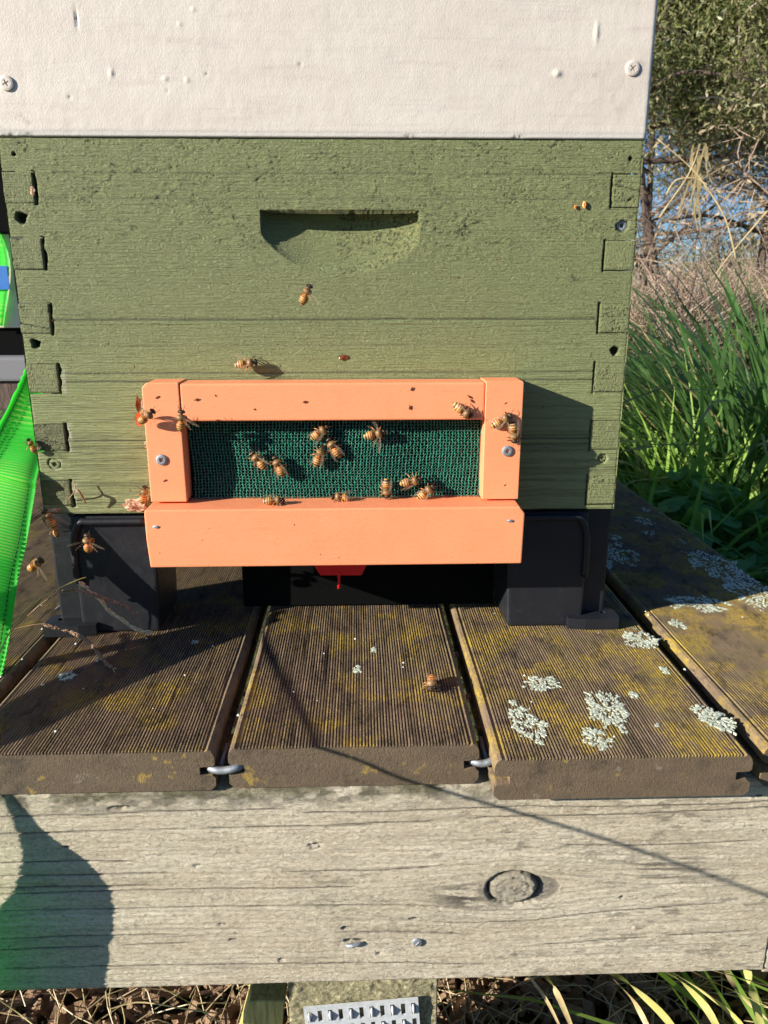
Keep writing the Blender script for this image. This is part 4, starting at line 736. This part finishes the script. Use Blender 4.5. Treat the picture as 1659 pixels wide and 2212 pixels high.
def build_bee(var, wings):
    root = empty('honey_bee'); body, fz_ = BM[var]
    o = bpy.data.objects.new('body', body); COL.objects.link(o); o.parent = root
    if not body.materials: body.materials.append(M['bee']); fz_.materials.append(M['fuzz'])
    h = bpy.data.objects.new('fuzz', fz_); COL.objects.link(h); h.parent = o
    for s in (-1, 1):
        for me, x0, a_f, a_s, zz in ((WF, .0022, .30, 1.25, .0018), (WH, .0012, .42, .80, .0014)):
            if not me.materials: me.materials.append(M['wing'])
            wg = bpy.data.objects.new('wing', me); COL.objects.link(wg); wg.parent = root; a = {'fold': a_f*.5, 'spread': a_s, 'half': .4}[wings]
            wg.location = (x0, s*.0011, zz); wg.scale = (1, -s, 1); wg.rotation_euler = (s*-.15 if wings == 'fold' else s*(.15 if wings == 'spread' else .5), -.06 if wings == 'fold' else .12, -s*a)
        if not EYE.materials: EYE.materials.append(M['eye'])
        e_ = bpy.data.objects.new('eye', EYE); COL.objects.link(e_); e_.parent = root; e_.location = (.0049, s*.00145, -.0003); e_.scale = (.0006, .00055, .0011)
    return root
def copy_tree(o, parent=None):
    c = o.copy(); COL.objects.link(c)
    if parent: c.parent = parent; c.matrix_parent_inverse = o.matrix_parent_inverse.copy()
    for ch in o.children: copy_tree(ch, c)
    return c
PROTO = {}
def bee(px, py, y, head, label, var='walk', wings='fold', roll=0, off=.0028, sc=1.2, tilt=0, dorsal=(0, -1, 0), z=None):
    """head: direction of the head in the picture, degrees anticlockwise from right"""
    key = (var, wings)
    if key not in PROTO: PROTO[key] = r = build_bee(var, wings)
    else: r = copy_tree(PROTO[key])
    D_ = Vector(dorsal).normalized()
    if z is None: a = math.radians(head); H_ = Vector((math.cos(a), -math.sin(math.radians(tilt)), math.sin(a))); pos = Vector(aty(px, py, y-off))
    else: a = math.radians(head); H_ = Vector((math.cos(a), math.sin(a), 0)); pos = Vector(atz(px, py, z+off))
    H_ = (H_-D_*H_.dot(D_) if abs(tilt) < 1 else H_).normalized(); S_ = D_.cross(H_).normalized(); U_ = H_.cross(S_)
    if roll: R3 = Matrix.Rotation(math.radians(roll), 3, H_); S_ = R3@S_; U_ = R3@U_
    r.matrix_world = Matrix((( H_.x, S_.x, U_.x, pos.x), (H_.y, S_.y, U_.y, pos.y), (H_.z, S_.z, U_.z, pos.z), (0, 0, 0, 1)))@Matrix.Scale(sc, 4)
    r.name = 'honey_bee'; tag(r, label, 'bee', 'honey bees around the hive entrance'); return r
NY = -.0155
bee(533, 785, 0, 8, 'bee hovering just above the orange frame on the left, casting a shadow to its right', 'walk', 'half', -25, .0065)
bee(661, 636, 0, 63, 'orange banded bee flying alone in front of the green box below the hand hold', 'fly', 'spread', 0, .125, .90, 15)
bee(317, 901, T, 38, 'dark bee hovering over the upper left stile, head to the right', 'fly', 'spread', 35, .008, 1.15, 10)
bee(391, 909, T, 82, 'bee flying head up at the inner edge of the left stile', 'fly', 'spread', 0, .010, 1.2, 12)
bee(311, 1068, 0, 75, 'bee tucked beside the lower left edge of the orange frame', 'walk', 'fold', 40, .004, 1.05)
bee(557, 994, NY, 128, 'left bee of the pair on the middle left of the net, head up left', 'walk', 'half')
bee(601, 1006, NY, 112, 'right bee of the pair on the middle left of the net, wings folded', 'walk', 'fold')
bee(593, 1081, 0, 4, 'leftmost bee standing on the ledge of the bottom rail', 'walk', 'fold', 0, .0031, 1.15, 0, (0, -.35, 1), z=st_) 
bee(692, 934, NY, 38, 'topmost bee of the cluster of three on the net', 'curl', 'fold')
bee(720, 966, NY, 122, 'lower right bee of the cluster of three on the net', 'walk', 'fold')
bee(690, 984, NY, 68, 'lower left bee of the cluster of three on the net', 'walk', 'fold')
bee(811, 938, NY, 12, 'bee with pale spread wings near the top of the net', 'walk', 'spread')
bee(1001, 889, T, -32, 'striped bee on the top rail near the right corner, head down right', 'curl', 'fold', 20)
bee(1085, 908, T, 32, 'upper bee of the two on the right stile, head up right', 'walk', 'fold', -20)
bee(1110, 935, T, -80, 'lower bee of the two on the right stile, head down', 'curl', 'fold', 0)
bee(737, 1073, 0, 176, 'middle bee standing on the ledge of the bottom rail', 'curl', 'fold', 0, .0031, 1.15, 0, (0, -.45, 1), z=st_)
bee(835, 1057, NY, -88, 'upright banded bee at the bottom of the net, abdomen up', 'walk', 'fold', 0, .0034, 1.12)
bee(889, 1040, NY, 14, 'bee on the lower right of the net facing right', 'walk', 'fold', 10)
bee(921, 1063, NY, 40, 'striped bee at the bottom right of the net just above the ledge', 'curl', 'fold', -10, .0034)
bee(933, 1474, 0, 262, 'bee standing on the middle plank with its head to the front', 'walk', 'fold', 0, .0040, 1.35, 0, (0, 0, 1), z=0)
bee(107, 1120, .0, 118, 'orange bee clinging under the bottom left corner of the green box', 'fly', 'half', 55, .006, 1.2)
bee(118, 1143, .0, 105, 'half hidden bee just below the one under the left corner', 'walk', 'half', 80, -.004, .95)
bee(189, 1174, .0, 84, 'banded bee flying head up in front of the left black foot', 'fly', 'spread', 0, .020, 1.25, 15)
bee(76, 1221, .0, 38, 'blurred brown bee flying beside the strap at the far left', 'fly', 'spread', 10, .012, 1.25, 10)
bee(68, 962, 0, 110, 'small bee at the left edge of the green box over the strap', 'walk', 'half', 60, .0035, .85)
# ================================================================== VEGETATION
def blades(N, base, spread, hgt, lean, wid, rng, seg=7, dirbias=None, curl=1.2, droop=1.0):
    """N curved tapering blades; returns V,F"""
    ang = rng.uniform(0, 2*np.pi, N); rr = np.abs(rng.normal(0, .5, N))*spread; bx = base[0]+rr*np.cos(ang); by = base[1]+rr*np.sin(ang)
    az = ang+rng.normal(0, .7, N)
    if dirbias is not None: az = np.where(rng.rand(N) < dirbias[1], dirbias[0]+rng.normal(0, .55, N), az)
    h = hgt*rng.uniform(.45, 1.1, N); ln = lean*rng.uniform(.3, 1.5, N); w_ = wid*rng.uniform(.5, 1.3, N); t = np.linspace(0, 1, seg)[None]
    out = (h*ln)[:, None]*t**1.5*curl; zz = h[:, None]*(t-droop*.38*(ln[:, None])*t**3)
    cx = bx[:, None]+out*np.cos(az)[:, None]; cy_ = by[:, None]+out*np.sin(az)[:, None]; cz = base[2]+zz; tw = az+np.pi/2+rng.uniform(-.9, .9, N); ww = w_[:, None]*np.clip(1.05-t**2.2, .02, 1)*(.5+.5*np.minimum(1, t*4+.3))
    dx = np.cos(tw)[:, None]*ww/2; dy = np.sin(tw)[:, None]*ww/2; dz_ = ww*.25
    A = np.stack([cx-dx, cy_-dy, cz+dz_], -1); B_ = np.stack([cx+dx, cy_+dy, cz+dz_*0], -1); V = np.stack([A, B_], 2).reshape(-1, 3)
    i_ = (np.arange(N)*seg*2)[:, None]; j_ = (np.arange(seg-1)*2)[None]; return V, np.stack([i_+j_, i_+j_+1, i_+j_+3, i_+j_+2], -1).reshape(-1, 4)
def clump(name, base, N, spread, hgt, lean, wid, mat, label, cat, grp, seed, dirbias=None, seg=7, extra=None):
    rng = np.random.RandomState(seed); b = Buf(); b.add(*blades(N, base, spread, hgt, lean, wid, rng, seg, dirbias)); e_ = empty(name, base, label=label, cat=cat, group=grp)
    link('blades', b.mesh('blades', True), mat, e_)
    b2 = Buf(); b2.add(*blades(max(10, N//9), base, spread, hgt*.95, lean*.9, wid*2.0, rng, 9, dirbias)); link('broad_blades', b2.mesh('broad_blades', True), mat, e_)
    if extra: b = Buf(); b.add(*blades(extra[0], base, spread, hgt*extra[2], lean, wid*.8, rng, seg, dirbias)); link('dry_blades', b.mesh('dry_blades', True), extra[1], e_)
    return e_
GZ = -.48
GG = 'grass clumps to the right of the hive'
for q, (x, y, N, sp, h, ln, wd_, mt, lb) in enumerate((
    (.58, .84, 190, .10, .64, .85, .012, 'grass', 'bright green grass clump nearest the deck edge'),
    (.72, 1.00, 320, .14, .66, .95, .013, 'grass', 'sunlit green grass clump arching behind the nearest clump'),
    (.84, .90, 260, .13, .62, 1.0, .012, 'grass', 'green grass clump at the right edge level with the deck'),
    (.62, 1.22, 300, .14, .58, .95, .0115, 'grass', 'pale green grass tuft low behind the corner of the green box'),
    (.98, 1.32, 520, .16, .84, .85, .0145, 'grass_shade', 'tall dark green tussock leaning left behind the bright clumps'),
    (1.16, 1.42, 560, .19, .92, .8, .015, 'grass_shade', 'tallest dark green tussock at the right edge of the picture'),
    (.47, .70, 220, .08, .46, 1.0, .0075, 'grass', 'small bright tuft against the right edge of the deck'),
    (.90, 1.62, 340, .16, .60, .8, .011, 'grass_shade', 'low dark tussock in front of the brown hedge'),
    (1.62, 1.95, 240, .2, .92, .5, .016, 'grass', 'far green tussock under the trees'))):
    clump('grass_clump', (x, y, GZ), N, sp, h, ln, wd_, M[mt], lb, 'grass', GG, 20+q, (math.pi*.95, .45) if q in (4, 5, 7) else (math.pi*1.1, .25), 8, (int(N*.10), M['straw'], .9))
# low grass and weeds as ground cover
def leafdisc(b, N, xr_, yr_, zr_, s0, s1, rng, asp=1.5):
    k = 8; th = np.linspace(0, 2*np.pi, k, endpoint=False); x = rng.uniform(*xr_, N); y = rng.uniform(*yr_, N); z = zr_(x, y, rng.rand(N)); s = rng.uniform(s0, s1, N); a = rng.uniform(0, 6.3, N); tl = rng.normal(0, .38, (N, 2)); cup = rng.uniform(-.3, .5, N)
    lx = np.cos(th)[None]*s[:, None]*asp*(1+.12*np.cos(5*th)[None]); ly = np.sin(th)[None]*s[:, None]; ox = x[:, None]+lx*np.cos(a)[:, None]-ly*np.sin(a)[:, None]; oy = y[:, None]+lx*np.sin(a)[:, None]+ly*np.cos(a)[:, None]
    oz = z[:, None]+tl[:, :1]*(ox-x[:, None])+tl[:, 1:]*(oy-y[:, None])+cup[:, None]*np.abs(ly)
    V = np.concatenate([np.stack([ox, oy, oz], -1), np.stack([x, y, z], -1)[:, None]], 1).reshape(-1, 3); i_ = (np.arange(N)*(k+1))[:, None]; j_ = np.arange(k)[None]; F = np.stack([i_+j_, i_+(j_+1) % k, i_+k+0*j_], -1).reshape(-1, 3); b.add(V, F)
rng = np.random.RandomState(4); b = Buf()
leafdisc(b, 7000, (.385, 1.1), (-.25, .95), lambda x, y, r: GZ+.16+r*(.19+.06*np.sin(x*17)*np.sin(y*13)), .007, .019, rng)
tag(link('weeds', b.mesh('weeds', True), M['weed']), 'low broad leaved weeds growing thick beside the right edge of the deck', 'weeds', None, 'stuff')
b = Buf()
for q in range(60):
    x, y = rng.uniform(.40, 1.2), rng.uniform(-.1, 1.9); b.add(*blades(45, (x, y, GZ), .08, rng.uniform(.30, .50), .7, .007, rng, 6))
for q in range(80):
    x, y = rng.uniform(-2.2, -.7), rng.uniform(.9, 3.2); b.add(*blades(40, (x, y, GZ), .10, rng.uniform(.25, .46), .6, .007, rng, 5))
for q in range(300):
    x, y = rng.uniform(.6, 6), rng.uniform(1.6, 6.5); b.add(*blades(26, (x, y, GZ), .18, rng.uniform(.3, .52), .6, .010, rng, 5))
tag(link('grass', b.mesh('grass', True), M['grass']), 'loose green grass covering the ground around and behind the deck', 'grass', None, 'stuff')
# dry brown hedge
def strands(b, N, c, ext, L_, rng, r_=.0012, updir=.7, seg=5):
    for q in range(N):
        p_ = np.array(c)+rng.normal(0, .45, 3)*ext; d = rng.normal(0, 1, 3); d[2] = abs(d[2])*updir+.15; d /= np.linalg.norm(d); bend = rng.normal(0, .5, 3); l = L_*rng.uniform(.4, 1.3); t = np.linspace(0, 1, seg)[:, None]
        tube(b, p_+d*t*l+bend*t*t*l*.5, np.linspace(r_, r_*.35, seg), 3, False)
HG = 'dry brown shrubs behind the grass'
for q, (c, ext, N, lb) in enumerate((((1.04, 2.05, .08), (.26, .22, .17), 1900, 'dry brown twiggy shrub nearest the corner of the green box'), ((1.50, 2.25, .10), (.30, .25, .18), 1700, 'dry brown twiggy shrub under the pale stalks'), ((1.98, 2.55, .16), (.3, .3, .28), 1100, 'dry brown twiggy shrub at the far right'))):
    rng = np.random.RandomState(50+q); e_ = empty('dry_shrub', (c[0], c[1], GZ), label=lb, cat='shrub', group=HG); b = Buf(); strands(b, N, c, ext, .15, rng, .0019, 1.2); link('twigs', b.mesh('twigs'), M['btwig'], e_, kind='stuff')
    b = Buf(); strands(b, N//6, c, ext, .13, rng, .0019, 1.0); link('pale_twigs', b.mesh('pale_twigs'), M['twig'], e_, kind='stuff')
    b = Buf()
    for k in range(9): a = rng.uniform(-1, 1, 2)*.12; tube(b, smooth_path([(c[0]+a[0]*.4, c[1]+a[1]*.4, GZ), (c[0]+a[0]*1.2, c[1]+a[1], 0), (c[0]+a[0]*2.2, c[1]+a[1]*2, .3)], 8), np.linspace(.008, .002, 8), 5, False)
    link('stems', b.mesh('stems', True), M['bark'], e_)
# trees
def leafcloud(centers, per, rad, size, rng, asp=3.5):
    c = np.repeat(centers, per, 0); N = len(c); p_ = c+rng.normal(0, 1, (N, 3))*rad*np.array([1, 1, .7]); d = rng.normal(0, 1, (N, 3)); d /= np.linalg.norm(d, axis=1)[:, None]; o_ = np.cross(d, rng.normal(0, 1, (N, 3))); o_ /= np.linalg.norm(o_, axis=1)[:, None]+1e-9; s = size*rng.uniform(.5, 1.4, N)[:, None]
    V = np.stack([p_-d*s*asp*.5, p_+o_*s*.5, p_+d*s*asp*.5, p_-o_*s*.5], 1).reshape(-1, 3); return V, (np.arange(N)*4)[:, None]+np.arange(4)[None]
TG = 'trees behind the dry shrubs'
def tree(base, hgt, crown_lo, spread, label, seed, nb_=22, dens=1.0, per=95, holes=(), dead=.3):
    rng = np.random.RandomState(seed); e_ = empty('tree', base, label=label, cat='tree', group=TG); b = Buf(); cs = []; dc = []; base = np.array(base)
    tr = smooth_path([base, base+(rng.uniform(-.06, .06), .02, hgt*.3), base+(rng.uniform(-.15, .15), .05, hgt*.65), base+(rng.uniform(-.2, .2), 0, hgt)], 14); tube(b, tr, np.linspace(.030, .007, 14), 8)
    tw_ = Buf()
    for q in range(nb_):
        t0 = rng.uniform(.30, .98); p_ = np.array([np.interp(t0, np.linspace(0, 1, 14), tr[:, a]) for a in range(3)]); az = rng.uniform(0, 6.3); L_ = spread*rng.uniform(.5, 1.1)*(1.15-t0*.5); up_ = rng.uniform(-.1, .7); end = p_+np.array([math.cos(az)*L_, math.sin(az)*L_, up_*L_]); mid = (p_+end)/2+rng.normal(0, .07, 3)*L_
        bp = smooth_path([p_, mid, end], 10); tube(b, bp, np.linspace(.014, .003, 10), 5, False)
        for k in range(10):
            s0 = bp[rng.randint(3, 10)]; d = rng.normal(0, 1, 3)*.5*L_*.45; e2 = s0+d; tube(tw_, smooth_path([s0, s0+d*.5+rng.normal(0, .02, 3), e2], 5), np.linspace(.0035, .0010, 5), 4, False)
            for m_ in range(6):
                s1 = s0+d*rng.uniform(.2, 1); d2 = rng.normal(0, .12, 3); tube(tw_, [s1, s1+d2*.5+rng.normal(0, .012, 3), s1+d2], [.0017, .0012, .0006], 3, False)
                if s1[2] > crown_lo+rng.uniform(-.15, .15): cs.append(s1+d2*.7)
                elif rng.rand() < .25: dc.append(s1+d2*.7)
    link('trunk', b.mesh('trunk', True), M['bark'], e_); link('twigs', tw_.mesh('twigs'), M['btwig'] if dead > .5 else M['bark'], e_)
    pb_ = Buf()
    for q in range(34):
        c_ = cs[rng.randint(len(cs))]; d = rng.normal(0, .16, 3); tube(pb_, smooth_path([c_, c_+d*.5+rng.normal(0, .03, 3), c_+d], 6), np.linspace(.0032, .001, 6), 4, False)
    link('dead_twigs', pb_.mesh('dead_twigs'), M['twig'], e_)
    cs = np.array(cs); V, F = leafcloud(cs, per, .055, .0075, rng); cb = Buf(); cb.add(V, F); link('crown', cb.mesh('crown'), M['needle'], e_)
    dcs = cs[rng.rand(len(cs)) < dead*.35]; dcs = np.concatenate([dcs, np.array(dc).reshape(-1, 3)]); V, F = leafcloud(dcs, 16, .06, .009, rng, 3); cb = Buf(); cb.add(V, F); link('dry_leaves', cb.mesh('dry_leaves'), M['needle_dry'], e_)
tree((1.30, 2.95, GZ), 2.3, 1.02, .75, 'dark leaved tree with a bare lower trunk nearest the white box edge', 61, 26, per=46)
tree((1.95, 3.15, GZ), 2.5, .85, .80, 'olive leaved tree at the upper right with pale dead twigs', 62, 30, per=54, dead=.8)
tree((1.75, 4.3, GZ), 3.1, 1.30, .95, 'thin tree behind, seen through the gap against the sky', 63, 24, per=60)
tree((2.75, 4.4, GZ), 3.2, 1.10, 1.0, 'far tree at the right edge of the picture', 64, 24, per=70)
for q, (D_, px, z, r3, n_, lb) in enumerate(((5.2, 1395, .32, .36, 170, 'far olive shrub low in the gap beside the white box edge'), (6.0, 1500, .40, .42, 190, 'far shrub in the middle of the sky gap'), (5.6, 1600, .45, .45, 200, 'far shrub behind the long pale cane'), (7.5, 1700, .6, .6, 240, 'farthest shrub beyond the right edge'))):
    rng = np.random.RandomState(80+q); d = ray(px, 600); c = np.array([C0[0]+d[0]*D_/math.hypot(d[0], d[1]), C0[1]+d[1]*D_/math.hypot(d[0], d[1]), z-.45]); e_ = empty('far_shrub', (c[0], c[1], GZ), label=lb, cat='shrub', group='far shrubs beyond the trees')
    cs = c+rng.normal(0, .5, (n_, 3))*r3*np.array([1, 1, 1.1]); V, F = leafcloud(cs, 26, .09, .013, rng); cb = Buf(); cb.add(V, F); link('crown', cb.mesh('crown'), M['needle'], e_)
    b = Buf(); strands(b, 300, c, np.array([r3, r3, r3*1.1]), .5, rng, .005, 1.2); link('twigs', b.mesh('twigs'), M['bark'] if q % 2 else M['btwig'], e_, kind='stuff')
# pale dead stalks and hanging dry leaves
def pt(px, py, D): d = ray(px, py); return C0+d*(D/math.hypot(d[0], d[1]))
for k, (pts, lb, hd) in enumerate(((((1590, 560), (1568, 475), (1530, 410), (1490, 360), (1420, 300)), 'long pale cane slanting up to the left between the shrubs and trees', None),
                               (((1425, 470), (1445, 440), (1480, 390), (1500, 350), (1508, 325)), 'pale dead stalk with hanging straw leaves against the blue gap', ((1508, 320), (1500, 345), (1495, 380), (1488, 425))),
                               (((1440, 420), (1460, 390), (1500, 385), (1530, 400)), 'bent yellow straw leaf below the hanging straw leaves', None),
                               (((1659, 455), (1620, 500), (1570, 560), (1540, 600)), 'pale bare twig slanting down from the right edge', None))):
    P_ = [pt(x, y, 2.15) for x, y in pts]; e_ = empty('dead_stalk', tuple(P_[0]), label=lb, cat='dead stalk', group='dead stalks in front of the trees'); b = Buf(); tube(b, smooth_path(P_, 20), np.linspace(.0026, .0012, 20), 5); link('stem', b.mesh('stem', True), M['straw'], e_)
    if hd:
        b = Buf(); rng = np.random.RandomState(k)
        for q in range(26):
            x, y = hd[rng.randint(0, len(hd))]; a = pt(x+rng.uniform(-14, 24), y+rng.uniform(-12, 12), 2.15); L_ = rng.uniform(.04, .11); sx = rng.uniform(-.02, .025); w_ = .0022; b.add([a+(-w_, 0, 0), a+(w_, 0, 0), a+(sx*.5+w_, .004, -L_*.5), a+(sx*.5-w_, .004, -L_*.5)], [(0, 1, 2, 3)]); b.add([a+(sx*.5-w_, .004, -L_*.5), a+(sx*.5+w_, .004, -L_*.5), a+(sx, 0, -L_)], [(0, 1, 2)])
        link('dry_leaves', b.mesh('dry_leaves'), M['straw'], e_)
# ================================================================== MULCH, DRY BLADES UNDER THE BEAM
rng = np.random.RandomState(9); b = Buf()
for q in range(7500):
    x, y = rng.uniform(-.60, .70), rng.uniform(-.20, .50); L_ = rng.uniform(.004, .015)*rng.uniform(.6, 1.5); w_ = L_*rng.uniform(.15, .5); t_ = rng.uniform(.0006, .0025); a, tl, t2 = rng.uniform(0, 6.3), rng.normal(0, .45), rng.normal(0, .45); z = GZ+.015+rng.uniform(0, .020)
    R3 = np.array((Matrix.Rotation(a, 3, 'Z')@Matrix.Rotation(tl, 3, 'Y')@Matrix.Rotation(t2, 3, 'X'))); V = np.array([(sx*L_, sy*w_, sz*t_) for sx in (-1, 1) for sy in (-1, 1) for sz in (-1, 1)])*(1+rng.uniform(-.35, .35, (8, 3))); b.add(V@R3.T+(x, y, z), BOXF)
tag(link('bark_mulch', b.mesh('bark_mulch'), M['mulch']), 'reddish brown bark mulch chips on the ground under the beam', 'bark mulch', None, 'stuff')
b = Buf()
for q in range(1100):
    x, y = rng.uniform(-.55, .6), rng.uniform(-.15, .35); a = rng.uniform(0, 6.3); L_ = rng.uniform(.03, .12); P_ = np.array([(x, y, GZ+.04), (x+.5*L_*math.cos(a), y+.5*L_*math.sin(a), GZ+.05+rng.uniform(-.01, .02)), (x+L_*math.cos(a+.2), y+L_*math.sin(a+.2), GZ+.04)]); tube(b, smooth_path(P_, 6), .0006, 4, False)
tag(link('straw', b.mesh('straw'), M['straw']), 'thin dry grass stems scattered over the mulch', 'straw', None, 'stuff')
reedR = empty('dry_grass_clump', (.2, -.08, GZ), label='yellowing strappy grass growing up under the right half of the beam', cat='grass clump')
reedL = empty('fallen_straw_tuft', (-.2, -.09, GZ), label='few long straw stems lying over the mulch left of the post', cat='straw')
def bladeobj(pp, w_, mat, label, grp):
    P_ = smooth_path([aty(x, y, d) for x, y, d in pp], 14); t = np.linspace(0, 1, 14); ww = w_*np.sin(np.pi*np.clip(t*.8+.18, 0, 1))**.5; dv = np.gradient(P_, axis=0); sd = np.cross(dv, (0, 1., .3)); sd /= np.linalg.norm(sd, axis=1)[:, None]
    V = np.stack([P_-sd*ww[:, None]/2, P_+(0, .0008, 0), P_+sd*ww[:, None]/2], 1).reshape(-1, 3); i_ = np.arange(13)[:, None]*3; j_ = np.arange(2)[None]; me = npmesh('grass_blade', V, [np.stack([i_+j_, i_+j_+1, i_+j_+4, i_+j_+3], -1).reshape(-1, 4)], True)
    link('blade', me, mat, reedR if grp == BG else reedL)
BG = 'dry blades under the right half of the beam'
for pp, w_, mt, lb in ((((1170, 2100, -.06), (1200, 2140, -.08), (1240, 2230, -.09)), .005, 'straw', 'leftmost pale blade hanging below the beam beside the dark gap'),
                       (((1140, 2105, -.05), (1180, 2160, -.06), (1215, 2230, -.07)), .003, 'straw', 'thin brown blade left of the pair under the beam'),
                       (((1310, 2095, -.06), (1350, 2120, -.09), (1420, 2180, -.11), (1470, 2240, -.12)), .008, 'straw_green', 'wide yellow blade slanting down right from the beam'),
                       (((1325, 2115, -.05), (1370, 2165, -.07), (1410, 2240, -.09)), .006, 'straw', 'pale blade behind the wide yellow one'),
                       (((1400, 2090, -.07), (1455, 2110, -.10), (1520, 2170, -.12), (1560, 2240, -.13)), .007, 'straw_green', 'yellow green blade in the middle of the right group'),
                       (((1440, 2095, -.08), (1500, 2130, -.10), (1580, 2190, -.12), (1620, 2240, -.13)), .005, 'straw_green', 'narrow yellow blade right of the middle one'),
                       (((1500, 2085, -.08), (1570, 2105, -.10), (1660, 2130, -.13)), .004, 'straw', 'pale stem running right close under the beam'),
                       (((1480, 2090, -.06), (1560, 2130, -.10), (1670, 2180, -.13)), .004, 'straw', 'lower pale stem running to the right edge'),
                       (((1610, 2080, -.08), (1625, 2140, -.10), (1650, 2240, -.12)), .007, 'straw_green', 'upright yellow green blade at the right corner'),
                       (((1560, 2080, -.06), (1600, 2150, -.09), (1680, 2220, -.11)), .004, 'straw', 'thin straw crossing the corner blade')):
    bladeobj(pp, w_, M[mt], lb, BG)
for pp, w_, mt, lb in ((((300, 2115, -.05), (360, 2140, -.08), (430, 2180, -.10), (500, 2230, -.11)), .0022, 'straw', 'long straw stem over the mulch left of the post'), (((235, 2180, -.09), (300, 2165, -.09), (400, 2180, -.10), (470, 2190, -.10)), .0022, 'straw', 'second straw stem lying flat over the mulch'),
                       (((-20, 2150, -.08), (40, 2190, -.10), (90, 2230, -.11)), .002, 'straw', 'short straw stem at the bottom left corner')):
    bladeobj(pp, w_, M[mt], lb, 'straw stems on the mulch left of the post')
# ================================================================== NEIGHBOUR HIVE AT THE LEFT
nh = empty('neighbour_hive', (-1.2, 1.4, 0), label='white hive in shade behind the strap at the left edge', cat='hive')
NYH = 1.20; xr2 = float(aty(44, 640, NYH)[0]); z0 = float(aty(20, 708, NYH)[2]); z1 = float(aty(20, 505, NYH)[2]); zb = float(aty(20, 768, NYH)[2])
box('hive_body', (xr2-.42, NYH, z0), (xr2, NYH+.5, z1), M['white'], nh, .002, 2); box('hive_base', (xr2-.41, NYH+.01, zb), (xr2+.02, NYH+.49, z0-.001), M['cavity'], nh, .002); box('hive_lid', (xr2-.43, NYH-.02, z1+.001), (xr2+.015, NYH+.52, z1+.16), M['cavity'], nh, .004, 2)
ns_ = empty('hive_strap', (xr2-.02, NYH-.01, z0), label='green strap with a blue tag round the neighbouring hive', cat='strap')
Pq = [aty(x, y, NYH-.014) for x, y in ((-60, 440), (-6, 500), (14, 560), (14, 620), (8, 670), (4, 704))]; ribbon('webbing', [p_-np.array([.030, 0, 0]) for p_ in Pq], [p_+np.array([.004, 0, 0]) for p_ in Pq], ns_, 80, 10)
Pt = aty(8, 600, NYH-.018); box('tag_label', (Pt[0]-.030, NYH-.019, Pt[2]-.024), (Pt[0]+.010, NYH-.017, Pt[2]+.024), M['blue'], ns_, .0004)
q = aty(58, 772, NYH-.05); q2 = aty(58, 824, NYH-.05); bl = box('timber_block', (q[0]-.16, NYH-.05, q2[2]), (q[0], NYH+.04, q[2]), M['greyblock'], None, .006, 2); tag(bl, 'pale grey timber block lying on a dark sleeper behind the strap', 'timber block')
bl = box('sleeper', (q[0]-.5, NYH-.04, .0005), (q[0]+.10, NYH+.3, q2[2]-.0005), M['bark'], None, .004, 2); tag(bl, 'dark sleeper carrying the pale grey block at the left edge', 'sleeper')
